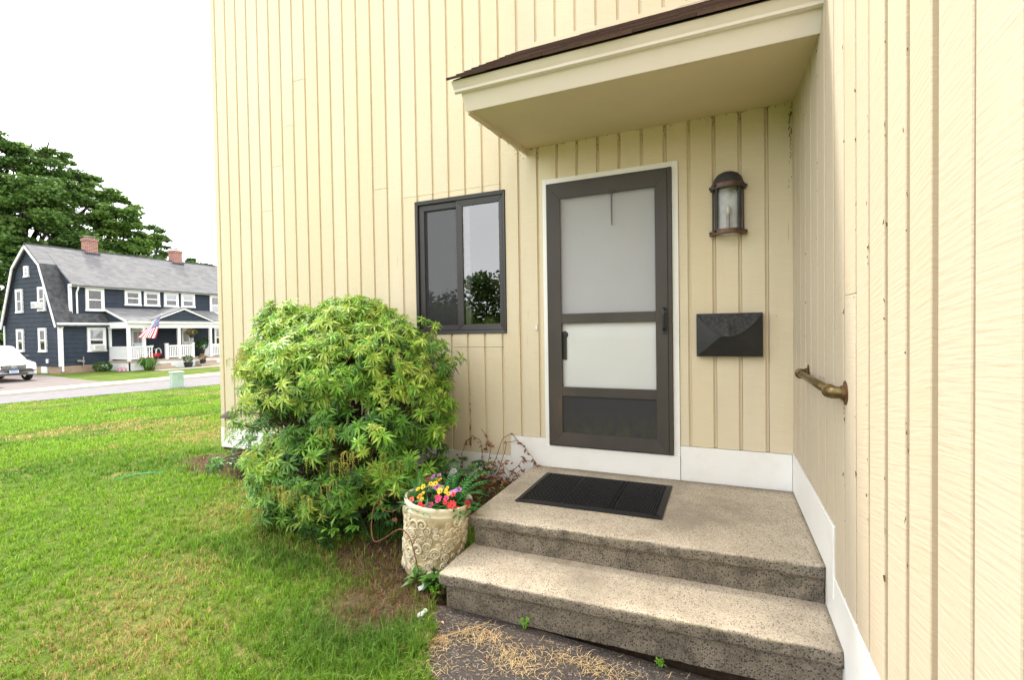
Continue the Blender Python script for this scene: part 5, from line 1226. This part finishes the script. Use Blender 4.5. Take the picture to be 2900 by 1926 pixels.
mb = MB(); A = [N(.24, 2.36, 3.86), N(.24, 9.34, 3.86), N(-PD-.15, 9.34, 3.00), N(-PD-.15, 2.36, 3.00)]; mb.hexa(A+[v+Vector((.03, 0, .09)) for v in A]); mb.build('porch_roof', M['nroof'], porch)
mb = MB(); mb.prism([N(.05, 2.42, 3.02), N(-PD, 2.42, 3.02), N(.05, 2.42, 3.8)], (0, .05, 0)); mb.build('cheek', M['navy'], porch)
mb = MB(); mb.hexa([N(.22, 2.33, 3.80), N(-PD-.16, 2.33, 2.94), N(-PD-.16, 2.41, 2.94), N(.22, 2.41, 3.80), N(.22, 2.33, 3.93), N(-PD-.16, 2.33, 3.07), N(-PD-.16, 2.41, 3.07), N(.22, 2.41, 3.93)]); mb.build('rake_board', W_, porch)
nbox('gutter', W_, -PD-.24, -PD-.12, 2.4, 3.9, 2.94, 3.06, porch); nbox('gutter', W_, -PD-.24, -PD-.12, 7.75, 9.3, 2.94, 3.06, porch)
ay, pl, pr, ph = 5.78, 3.75, 7.85, 3.86
mb = MB(); mb.prism([N(-PD-.06, pl+.1, 3.02), N(-PD-.06, pr-.1, 3.02), N(-PD-.06, ay, ph-.06)], (-.06, 0, 0)); ped = mb.build('pediment', M['navy'], porch)
for k in range(3):
    f0, f1 = k*.26/.84, min(1, (k+1)*.26/.84); a = lambda f: pl+.12+(ay-pl-.12)*f; b = lambda f: pr-.12+(ay-pr+.12)*f
    course(ped, (N(-PD-.06, a(f1), 3.02+.80*f1), N(-PD-.06, b(f1), 3.02+.80*f1)), (N(-PD-.06, a(f0), 3.02+.80*f0), N(-PD-.06, b(f0), 3.02+.80*f0)), (1, 0, 0))
for y0 in (pl-.1, pr+.1):
    mb = MB(); mb.hexa([N(-PD-.04, y0, 2.98), N(-PD-.16, y0, 2.98), N(-PD-.16, ay, ph), N(-PD-.04, ay, ph), N(-PD-.04, y0, 3.10), N(-PD-.16, y0, 3.10), N(-PD-.16, ay, ph+.12), N(-PD-.04, ay, ph+.12)]); mb.build('rake_board', W_, porch)
    mb = MB(); mb.hexa([N(.1, y0, 3.06), N(-PD-.17, y0, 3.06), N(-PD-.17, ay, ph+.09), N(.1, ay, ph+.09), N(.1, y0, 3.13), N(-PD-.17, y0, 3.13), N(-PD-.17, ay, ph+.16), N(.1, ay, ph+.16)]); mb.build('gable_roof', M['nroof'], porch)
nbox('cornice', W_, -PD-.18, -PD-.04, pl-.05, pr+.05, 2.92, 3.03, porch)
# front doors
for y0, y1, pan in ((3.73, 4.55, 0), (6.92, 7.75, 1)):
    e = empty('front_door', (0, 0, 0), parent=nb); nbox('leaf', M['plate'] if not pan else W_, .0, .06, y0+.08, y1-.08, .61, 2.58, e); 
    mb = MB(); mb.box(.0, .05, y0, y0+.08, .61, 2.66).box(.0, .05, y1-.08, y1, .61, 2.66).box(.0, .05, y0, y1, 2.58, 2.66); mb.build('casing', W_, e)
    for a in range(2):
        for b in range(2): nbox('door_panel', M['steel'] if b else W_, -.025, .0, y0+.16+a*.27, y0+.38+a*.27, .80+b*.9, 1.45+b*.95, e)
    nbox('knob', M['brass'], -.07, -.02, y0+.11, y0+.15, 1.5, 1.56, e)
def stoop(lab, y0, y1):
    e = empty('porch_steps', HO+N(-PD, (y0+y1)/2, 0), lab, 'steps'); w_ = (y1-y0)/2
    MB().box(.02, .36, -w_, w_, -.03, .36).build('step', M['step_tan'], e, bevel=.02); MB().box(.36, .72, -w_-.05, w_+.05, -.03, .18).build('step', M['step_tan'], e, bevel=.02)
stoop('tan porch steps below the flag at the blue house', 3.55, 4.72); stoop('tan porch steps at the right end of the blue house porch', 6.5, 7.8)
# basement window, vent, meter
nbox('basement_window', W_, 1.4, 2.0, -.03, .05, .02, .40); nbox('basement_window', W_, -.03, .06, 2.1, 2.42, .05, .40); nbox('vent', W_, 1.16, 1.36, -.06, .02, .62, .86)
mb = MB(); mb.box(.0, .12, 1.02, 1.16, .62, .72).box(.0, .1, .82, .98, .66, .76); mb.tube([N(-.06, 1.12, .3), N(-.06, 1.12, .95)], .03, 6); mb.tube([N(-.06, .85, .7), N(-.06, 1.12, .72)], .03, 6); mb.build('gas_meter', M['steel'], nb)
# flag
fl = empty('flag', HO+N(-PD-.05, 3.42, 2.15), 'red white and blue striped flag with stars hanging from the porch post', 'flag'); FO = Vector((PD+.05, 3.42, 2.15))
tip = Vector((PD+.75, 3.97, 3.48)); mb = MB(); mb.tube([(0, 0, 0), tip-FO], .02, 8); mb.build('pole', M['steel'], fl)
mb = MB(); mb.lathe([(0, .04), (.035, .02), (.035, -.02), (0, -.04)], tip-FO, 8); mb.build('finial', M['chrome'], fl)
A_, B_, C_, D_ = tip-Vector((.02, .02, .05)), Vector((PD+.30, 3.50, 2.72)), Vector((PD+.32, 2.84, 2.06)), Vector((PD+.62, 3.62, 1.98))
nu, nv_ = 30, 26
def fp(u, v):
    p = (A_.lerp(B_, v)).lerp(D_.lerp(C_, v), u); wv = math.sin(v*9+u*2.2)*.06*u+math.sin(v*17+1)*.02*u
    return p+Vector((wv, .25*wv, -.06*math.sin(math.pi*u)*(1-v)))-FO
mb = MB(); mb.v = [tuple(fp(u/nu, v/nv_)) for u in range(nu+1) for v in range(nv_+1)]
for u in range(nu):
    for v in range(nv_):
        st_ = int(v/nv_*13); can_ = u/nu < .42 and v < 14
        mi_ = 2 if can_ else (0 if st_ % 2 == 0 else 1); mb.f.append((u*(nv_+1)+v, (u+1)*(nv_+1)+v, (u+1)*(nv_+1)+v+1, u*(nv_+1)+v+1)); mb.m.append(mi_)
mb.build('cloth', [M['flag_red'], M['flag_white'], M['flag_blue']], fl, True)
mb = MB()
for r_ in range(9):
    for c_ in range(6 if r_ % 2 == 0 else 5):
        u = .035+(.37)*(c_+(.5 if r_ % 2 == 0 else 1))/6; v = (r_+.7)/10*.53; n_ = (fp(u+.01, v)-fp(u, v)).cross(fp(u, v+.01)-fp(u, v)).normalized()
        for sgn in (-1, 1):
            p = fp(u, v)+n_*.006*sgn; a = (fp(u+.01, v)-fp(u, v)).normalized(); b = n_.cross(a); ring = []
            for k in range(10): t = math.pi*k/5; rr_ = .022 if k % 2 == 0 else .009; ring.append(p+a*math.cos(t)*rr_+b*math.sin(t)*rr_)
            mb.add(ring, [tuple(range(10))])
mb.build('stars', M['flag_white'], fl)
# porch things
def at(d, y, h): return HO+N(d, y, h)
toy = empty('toy_car', at(-1.35, 4.35, .61), 'red and black ride on toy car on the blue house porch', 'toy car', rz=R(20))
mb = MB(); mb.prism([(-.2, -.36, .14), (-.2, .36, .14), (-.2, .40, .30), (-.2, .15, .40), (-.2, -.30, .36), (-.2, -.38, .28)], (.4, 0, 0)); mb.build('body', M['toy_red'], toy, bevel=.03)
mb = MB()
for x_ in (-.18, .18): mb.tube([(x_, -.12, .36), (x_, -.06, .66), (x_, .12, .72), (x_, .28, .62), (x_, .32, .38)], .035, 6)
mb.build('roof_frame', W_, toy); MB().box(-.2, .2, -.04, .14, .69, .76).build('roof', M['cardark'], toy, bevel=.02)
for x_ in (-.22, .22):
    for y_ in (-.22, .24): MB().lathe([(0, -.04), (.12, -.04), (.12, .04), (0, .04)], (x_, y_, .12), 12, axis=(1, 0, 0)).build('wheel', M['tyre'], toy)
st2 = empty('stroller', at(-1.2, 3.98, .61), 'black and white stroller beside the red toy car on the porch', 'stroller')
mb = MB(); mb.prism([(-.15, -.2, .35), (-.15, .15, .3), (-.15, .22, .7), (-.15, .05, .85), (-.15, -.12, .6)], (.3, 0, 0)); mb.build('seat', M['cardark'], st2)
mb = MB()
for x_ in (-.17, .17): mb.tube([(x_, -.25, .08), (x_, .1, .5), (x_, .3, .9)], .018, 6); mb.tube([(x_, .28, .08), (x_, -.05, .5)], .018, 6)
mb.tube([(-.17, .3, .9), (.17, .3, .9)], .018, 6); mb.build('frame', W_, st2)
for x_ in (-.17, .17):
    for y_ in (-.25, .28): MB().lathe([(0, -.02), (.08, -.02), (.08, .02), (0, .02)], (x_, y_, .08), 10, axis=(1, 0, 0)).build('wheel', M['tyre'], st2)
cab = empty('cabinet', at(-.7, 8.3, .61), 'white shelf cabinet on the right of the blue house porch', 'cabinet')
mb = MB(); mb.box(-.2, .2, -.42, -.38, 0, .85).box(-.2, .2, .38, .42, 0, .85).box(-.2, .2, -.02, .02, 0, .85).box(-.2, .2, -.42, .42, .81, .85).box(-.2, .2, -.42, .42, 0, .04).box(-.2, -.17, -.42, .42, 0, .85); mb.build('case', W_, cab)
MB().box(.16, .2, -.38, -.02, .05, .8).build('cabinet_door', W_, cab)
for k in (.28, .54): MB().box(-.18, .18, .02, .38, k, k+.03).build('shelf', W_, cab)
def bushy(name, lab, cat, loc, rx, ry, rz_, n, size, cols, group=None, blades=False, pot=None):
    e = empty(name, loc, lab, cat, group); zb = 0
    if pot: MB().lathe([(0, 0), (pot*.75, 0), (pot, pot*1.3), (pot*.9, pot*1.3), (0, pot*1.2)], n=14).build('pot', M['cardark'], e); zb = pot*1.2
    V_ = []; C_ = []
    for k in range(n):
        if blades:
            a = rnd.uniform(0, 6.28); t = rnd.random(); r_ = rx*(.35+.65*rnd.random()); b = Vector((rnd.uniform(-.15, .15)*rx, rnd.uniform(-.15, .15)*rx, zb)); m_ = b+Vector((math.cos(a)*r_*.55, math.sin(a)*r_*.55, rz_*rnd.uniform(.7, 1.1))); e_ = b+Vector((math.cos(a)*r_, math.sin(a)*r_, rz_*rnd.uniform(.2, .7))); s = Vector((-math.sin(a), math.cos(a), 0))*size*.12
            V_ += [b-s, b+s, m_+s, m_-s, m_-s, m_+s, e_+s*.2, e_-s*.2]; cc = [c*rnd.uniform(.7, 1.2) for c in rnd.choice(cols)]; C_ += [cc]*8
        else:
            d = Vector((rnd.gauss(0, 1), rnd.gauss(0, 1), rnd.gauss(0, 1))).normalized()*rnd.uniform(.55, 1.0)**.5; p = Vector((d.x*rx, d.y*ry, zb+rz_+d.z*rz_)); a = Vector((rnd.gauss(0, 1), rnd.gauss(0, 1), rnd.gauss(0, 1))).normalized(); b = a.cross(Vector((rnd.gauss(0, 1), rnd.gauss(0, 1), rnd.gauss(0, 1)))).normalized(); s = size*rnd.uniform(.6, 1.3)
            V_ += [p-a*s*.5, p+b*s*.3, p+a*s*.5, p-b*s*.3]; cc = [c*rnd.uniform(.6, 1.25) for c in rnd.choice(cols)]; C_ += [cc]*4
    nq = len(V_)//4; tag(link('foliage', np_mesh('foliage', np.array([tuple(v) for v in V_]), np.arange(nq*4), np.full(nq, 4), [M['leaf_far']], cols=np.array(C_)), e), kind='stuff')
    mb = MB(); mb.tube([(0, 0, -.02), (0, 0, rz_+zb)], [.03, .012], 6); mb.build('stem', M['bark_far'], e); return e
GR = [(.05, .14, .025), (.09, .22, .035), (.035, .09, .02)]
bushy('round_shrub', 'low round green shrub at the front wall of the blue house', 'shrub', at(-.75, 1.75, 0), .48, .48, .30, 700, .10, GR)
bushy('daylily_clump', 'daylily clump with orange flowers left of the porch steps', 'flowers', at(-2.9, 3.05, 0), .75, .75, .75, 260, .25, [(.14, .26, .05), (.08, .18, .03)], None, True)
bushy('daylily_blooms', 'orange daylily blooms above the daylily clump', 'flowers', at(-2.9, 3.1, .72), .55, .55, .18, 26, .09, [(.7, .18, .04), (.6, .10, .05)])
bushy('pink_flowers', 'bright pink flowers at the left foot of the porch', 'flowers', at(-2.25, 2.0, 0), .28, .22, .14, 60, .11, [(.85, .25, .5), (.8, .4, .6)])
bushy('potted_plant', 'dark potted plant standing on the ground between the porch steps', 'plant', at(-2.75, 5.6, 0), .3, .3, .24, 160, .12, GR, None, False, .28)
bushy('potted_plant', 'potted orange flowers beside the right porch steps', 'plant', at(-2.5, 6.75, .2), .26, .26, .18, 140, .10, [(.1, .18, .03), (.6, .2, .05), (.06, .12, .03)], None, False, .2)
bushy('potted_plant', 'large green potted plant beside the white cabinet on the porch', 'plant', at(-.9, 7.75, .8), .36, .42, .36, 300, .14, GR, None, False, .22)
bushy('potted_plant', 'green plant on top of the white cabinet on the porch', 'plant', at(-.7, 8.35, 1.46), .22, .4, .16, 160, .12, GR, None, False, .14)
bushy('small_evergreen', 'small cone shaped evergreen by the right porch steps', 'shrub', at(-2.9, 8.15, 0), .24, .24, .42, 380, .09, [(.03, .09, .02), (.05, .13, .03)])
e = bushy('hanging_basket', 'hanging basket of red flowers before the white front door', 'flowers', at(-1.7, 6.55, 1.95), .38, .38, .22, 240, .11, [(.06, .16, .03), (.1, .22, .04), (.65, .05, .05)], None, False, .16)
mb = MB(); mb.tube([(0, 0, .3), (0, 0, .98)], .01, 5); mb.build('hanger', M['steel'], e)
# white fence behind the car
fe = empty('white_fence', at(6.0, -.25, 0), 'white vinyl fence behind the white car', 'fence')
for y in (0, -2.4, -4.8): MB().box(-.08, .08, y-.08, y+.08, 0, 1.62).build('post', W_, fe); MB().box(-.11, .11, y-.11, y+.11, 1.62, 1.68).build('post_cap', W_, fe)
for y in (-2.32, -4.72):
    MB().box(-.03, .03, y, y+2.24, 1.36, 1.48).build('rail', W_, fe); MB().box(-.03, .03, y, y+2.24, .1, .22).build('rail', W_, fe)
    for k in range(14): MB().box(-.012, .012, y+.01+k*.16, y+.16+k*.16, .22, 1.36).build('picket', W_, fe)

# utility pedestal
ub = empty('utility_box', (-20.95, 8.95, ZR), 'pale green utility pedestal box at the road edge', 'utility box', rz=R(-15))
mb = MB(); mb.box(-.2, .2, -.2, .2, -.05, .60); mb.build('body', M['box_green'], ub, bevel=.015); MB().box(-.225, .225, -.225, .225, .58, .66).build('lid', M['box_green'], ub, bevel=.03)
for k in range(5): MB().box(.2, .212, .0, .14, .36+k*.04, .385+k*.04).build('louvre', M['box_green'], ub)

# car
car = empty('white_car', (-30.9, 7.72, ZR+.06), 'white SUV parked facing the street in the driveway of the blue house', 'car')
secs = [  # x, half width, z bottom, z belt/hood, corner radius
 (0.0, .70, .34, .62), (-.06, .84, .30, .74), (-.25, .90, .28, .90), (-.7, .925, .27, .97), (-1.25, .93, .27, 1.02), (-2.2, .93, .27, 1.06), (-3.6, .93, .27, 1.08), (-4.35, .90, .29, 1.08), (-4.6, .82, .36, .98)]
mb = MB(); n = 14
for x_, hw_, zb_, zt_ in secs:
    r_ = .12; ring = []
    for (cy, cz, a0) in ((hw_-r_, zt_-r_*.7, 0), (-(hw_-r_), zt_-r_*.7, 90), (-(hw_-.06), zb_+.06, 180), (hw_-.06, zb_+.06, 270)):
        rr_ = r_ if a0 < 180 else .06
        for q in range(4): t = R(a0+q*30); ring.append((x_, cy+rr_*math.cos(t), cz+rr_*.7*math.sin(t)))
    mb.v += ring
K = 16
for s in range(len(secs)-1):
    for k in range(K): mb.f.append((s*K+k, s*K+(k+1) % K, (s+1)*K+(k+1) % K, (s+1)*K+k)); mb.m.append(0)
mb.f.append(tuple(range(K))); mb.m.append(0); e_ = (len(secs)-1)*K; mb.f.append(tuple(e_+k for k in range(K))[::-1]); mb.m.append(0)
mb.build('body', M['carwhite'], car, True)
MB().add([(-1.95, -.70, 1.60), (-1.95, .70, 1.60), (-2.4, -.69, 1.66), (-2.4, .69, 1.66), (-3.7, -.67, 1.64), (-3.7, .67, 1.64)], [(0, 1, 3, 2), (2, 3, 5, 4)]).build('roof', M['carwhite'], car)
mb = MB(); mb.v = [(-1.15, -.84, 1.0), (-1.15, .84, 1.0), (-1.95, .70, 1.60), (-1.95, -.70, 1.60)]; mb.f = [(0, 1, 2, 3)]; mb.m = [0]; mb.build('windshield', M['carglass'], car)
mb = MB(); mb.v = [(-4.45, -.8, 1.05), (-4.45, .8, 1.05), (-3.7, .67, 1.64), (-3.7, -.67, 1.64)]; mb.f = [(3, 2, 1, 0)]; mb.m = [0]; mb.build('rear_window', M['carglass'], car)
for s in (-1, 1):
    mb = MB(); mb.v = [(-1.2, s*.88, 1.02), (-1.97, s*.71, 1.58), (-3.68, s*.68, 1.61), (-4.40, s*.82, 1.06)]; mb.f = [(0, 1, 2, 3)]; mb.m = [0]; mb.build('side_window', M['carglass'], car)
    mb = MB(); mb.tube([(-1.15, s*.87, 1.0), (-1.95, s*.71, 1.61), (-2.4, s*.69, 1.66), (-3.7, s*.67, 1.64), (-4.45, s*.80, 1.05)], .04, 6); mb.build('pillar', M['carwhite'], car, True)
    mb = MB(); mb.box(-1.42, -1.30, s*.92, s*1.10, 1.06, 1.20); mb.build('mirror', M['cardark'], car, bevel=.03)
    mb = MB(); mb.hexa([(-.06, s*.50, .70), (-.12, s*.84, .72), (-.30, s*.90, .74), (-.2, s*.5, .72), (-.08, s*.50, .86), (-.16, s*.82, .88), (-.34, s*.88, .88), (-.25, s*.5, .87)]); mb.build('headlight', M['headlamp'], car)
    mb = MB(); mb.box(-.06, .012, s*.55, s*.78, .50, .54); mb.build('fog_lamp_slot', M['cardark'], car)
    for x_ in (-.92, -3.65):
        e = empty('wheel', (x_, s*.82, .36-.06+.06), parent=car); MB().lathe([(.20, -.11), (.33, -.11), (.36, -.07), (.36, .07), (.33, .11), (.20, .11)], n=24, axis=(0, 1, 0)).build('tyre', M['tyre'], e, True); MB().lathe([(0, .09), (.21, .10), (.21, -.1), (0, -.09)], n=16, axis=(0, 1, 0)).build('rim', M['chrome'], e)
mb = MB(); mb.box(-.05, .018, -.44, .44, .66, .80); mb.build('grille', M['cardark'], car)
for k in range(3): MB().box(.018, .026, -.42, .42, .685+k*.045, .695+k*.045).build('grille_bar', M['chrome'], car)
mb = MB()
for ry_, rz_, oz in ((.085, .055, 0), (.035, .052, 0), (.06, .022, .028)): mb.tube([(.034, ry_*math.cos(t), .735+oz+rz_*math.sin(t)) for t in [2*math.pi*q/14 for q in range(15)]], .008, 5)
mb.build('emblem', M['chrome'], car)
MB().box(.0, .03, -.16, .16, .43, .57).build('license_plate', M['plate'], car); 
mb = MB(); mb.box(.030, .034, -.15, .15, .535, .565)
for k in range(6): mb.box(.030, .033, -.12+k*.042, -.095+k*.042, .455, .515)
mb.build('plate_print', M['plate_blue'], car)
mb = MB(); mb.box(-.03, .016, -.48, .48, .585, .615); mb.box(-.05, .008, -.5, .5, .36, .42); mb.build('lower_grille', M['cardark'], car)
mb = MB(); mb.box(-.36, -.30, -.80, .80, .90, .935); mb.build('hood_seam', M['cardark'], car)

# ------------------------------------------------------------------ trees
def tree(name, lab, base, trunk_h, clumps, nleaf, size, cols, trunk_r=.4, group=None, dens_seed=0, flat=.55):
    r = random.Random(dens_seed); e = empty(name, base, lab, 'tree', group); V_ = []; C_ = []
    rs = np.random.default_rng(dens_seed+5); tot = sum(c[1]*c[1] for c in clumps)
    vs = []; cs = []
    for c, rad in clumps:
        # each clump breaks into flattened sprays
        nsub = max(4, int(rad*5)); n = int(nleaf*rad*rad/tot)
        sub = rs.normal(0, 1, (nsub, 3)); sub /= np.linalg.norm(sub, axis=1)[:, None]; sub = np.array(c)+sub*rs.uniform(.45, 1.0, (nsub, 1))*np.array([rad, rad, rad*.75])
        k = rs.integers(0, nsub, n); p = rs.normal(0, 1, (n, 3)); p /= np.linalg.norm(p, axis=1)[:, None]; p *= rs.random((n, 1))**.45
        P = sub[k]+p*np.array([1, 1, flat*.7])*rad*.48
        a = rs.normal(0, 1, (n, 3)); a[:, 2] *= .45; a /= np.linalg.norm(a, axis=1)[:, None]; b = np.cross(a, rs.normal(0, 1, (n, 3))); b /= np.linalg.norm(b, axis=1)[:, None]
        s = (size*rs.uniform(.6, 1.3, n))[:, None]
        vs.append(np.stack([P-a*s*.5, P+b*s*.32, P+a*s*.5, P-b*s*.32], 1).reshape(-1, 3))
        tone = rs.random((nsub, 1))[k]*.5+rs.random((n, 1))*.5; cc = np.array(cols[0])*(1-tone)+np.array(cols[1])*tone; cs.append(np.repeat(cc*rs.uniform(.75, 1.2, (n, 1)), 4, 0))
    V = np.concatenate(vs); nq = len(V)//4
    tag(link('crown', np_mesh('crown', V, np.arange(nq*4), np.full(nq, 4), [M['leaf_far']], cols=np.concatenate(cs)), e), kind='stuff')
    mb = MB(); mb.tube([(0, 0, -.5), (trunk_r*.2, 0, trunk_h*.5), (0, trunk_r*.3, trunk_h)], [trunk_r*1.2, trunk_r*.9, trunk_r*.7], 10); mb.build('trunk', M['bark_far'], e, True)
    for c, rad in clumps:
        c = Vector(c); s = Vector((0, 0, trunk_h*r.uniform(.75, 1))); m_ = s.lerp(c, .5)+Vector((r.uniform(-.6, .6), r.uniform(-.6, .6), r.uniform(-.8, .2)))
        mb = MB(); mb.tube([s, m_, c, c+Vector((r.uniform(-1, 1), r.uniform(-1, 1), .6*rad))], [trunk_r*.45, trunk_r*.3, trunk_r*.16, .03], 6)
        for z in range(3): e2 = c+Vector((r.uniform(-1, 1), r.uniform(-1, 1), r.uniform(-.5, .6)))*rad*.8; mb.tube([m_.lerp(c, r.random()), e2], [trunk_r*.14, .03], 5)
        mb.build('limb', M['bark_far'], e)
    return e
def ray_pt(px, py, X):      # a point of the photograph at the given plane x = X
    d = fw+rt2*((px-1450)/1367.4)-up2*((py-963)/1367.4); return CAM+d*((X-CAM.x)/d.x)
def clumps_from(pxs, X, base):
    out = []
    for px, py, r, dx in pxs: p = ray_pt(px, py, X+dx); out.append((tuple(p-Vector(base)), r))
    return out
TC = [(.042, .10, .02), (.155, .265, .055)]
b1 = tuple(ray_pt(50, 900, -52)); b1 = (b1[0], b1[1], ZR)
big = [(20, 480, 2.3, 0), (75, 440, 1.7, 1), (130, 430, 1.3, 0), (160, 500, 2.0, 1), (210, 500, 1.6, 0), (100, 540, 2.4, 2), (190, 570, 2.2, 1), (255, 520, 1.5, 0), (60, 610, 2.2, 2), (140, 640, 2.6, 2), (230, 620, 2.2, 0), (-10, 560, 2.2, 0), (15, 680, 1.8, 2), (60, 720, 2.4, 1), (150, 720, 2.4, 1), (-30, 640, 2.4, -1), (-60, 520, 2.5, -1), (-10, 760, 2.4, 0), (-50, 720, 2.4, 0), (220, 690, 2.2, 2), (-20, 850, 2.2, 0), (10, 930, 1.8, 1), (-40, 960, 2.0, 1), (0, 1010, 1.6, 1), (280, 560, 1.2, -1), (-20, 430, 2.0, 0)]
tree('broadleaf_tree', 'tall spreading green tree behind the left end of the blue house', b1, 8.0, clumps_from(big, -52, b1), 62000, .29, TC, .55, 'trees behind the blue house', 3)
b2 = tuple(ray_pt(330, 900, -50)); b2 = (b2[0], b2[1], ZR)
mid_ = [(470, 770, 1.3, 0), (500, 790, 1.2, 0), (420, 790, 1.6, 0), (300, 570, 1.5, 0), (330, 620, 1.9, 1), (290, 640, 2.0, 0), (350, 590, 1.1, -1), (365, 670, 1.7, 1), (310, 710, 2.2, 1), (400, 680, 1.5, 0), (390, 730, 1.7, 1), (430, 700, 1.1, 0), (250, 720, 2.0, 1), (420, 740, 1.4, 1), (340, 760, 2.0, 0), (260, 780, 1.8, 0), (450, 745, 1.1, 0)]
tree('broadleaf_tree', 'lighter green broad tree behind the chimneys of the blue house', b2, 6.0, clumps_from(mid_, -50, b2), 36000, .28, [(.06, .14, .025), (.20, .32, .06)], .4, 'trees behind the blue house', 8)
b3 = tuple(ray_pt(450, 900, -56)); b3 = (b3[0], b3[1], ZR)
tree('sparse_tree', 'thin sparse tree left of the right chimney', b3, 7.0, clumps_from([(500, 760, 1.3, 0), (435, 650, 1.1, 0), (452, 690, 1.3, 0), (465, 720, 1.2, 0), (440, 735, 1.4, 0), (478, 745, 1.0, 0), (420, 690, 1.2, 0)], -56, b3), 2600, .36, [(.05, .11, .025), (.10, .18, .04)], .25, 'trees behind the blue house', 12)
b4 = tuple(ray_pt(550, 900, -66)); b4 = (b4[0], b4[1], ZR)
tree('small_tree', 'small dark green tree right of the right chimney', b4, 6.0, clumps_from([(530, 748, 1.2, 0), (556, 745, 1.2, 0), (575, 760, 1.0, 0), (540, 775, 1.6, 0), (612, 772, .9, 0)], -66, b4), 6000, .36, [(.04, .10, .02), (.08, .17, .03)], .25, 'trees behind the blue house', 15)
# hedge behind the fence at the left and yews on the lawn behind the photographer (mirrored in the window)
tree('yew_bush', 'large round clipped yew mirrored in the right window pane', (-6.5, -8.6, 0), .8, [((0, 0, 1.7), 1.5), ((1.0, -.2, 1.4), 1.3), ((-1.0, 0, 1.4), 1.3), ((.1, .2, 2.45), 1.0), ((0, 0, .8), 1.4)], 9000, .13, [(.05, .10, .02), (.10, .16, .035)], .12, None, 21, .9)
tree('yew_bush', 'broad dark clipped yew mirrored in the left window pane', (-9.4, -8.4, -.05), .8, [((0, 0, 1.5), 1.4), ((1.1, .1, 1.6), 1.2), ((-1.2, 0, 1.6), 1.3), ((0, 0, 2.3), .9), ((-2.4, 0, 1.6), 1.4)], 8000, .13, [(.03, .07, .018), (.07, .12, .03)], .12, None, 22, .9)
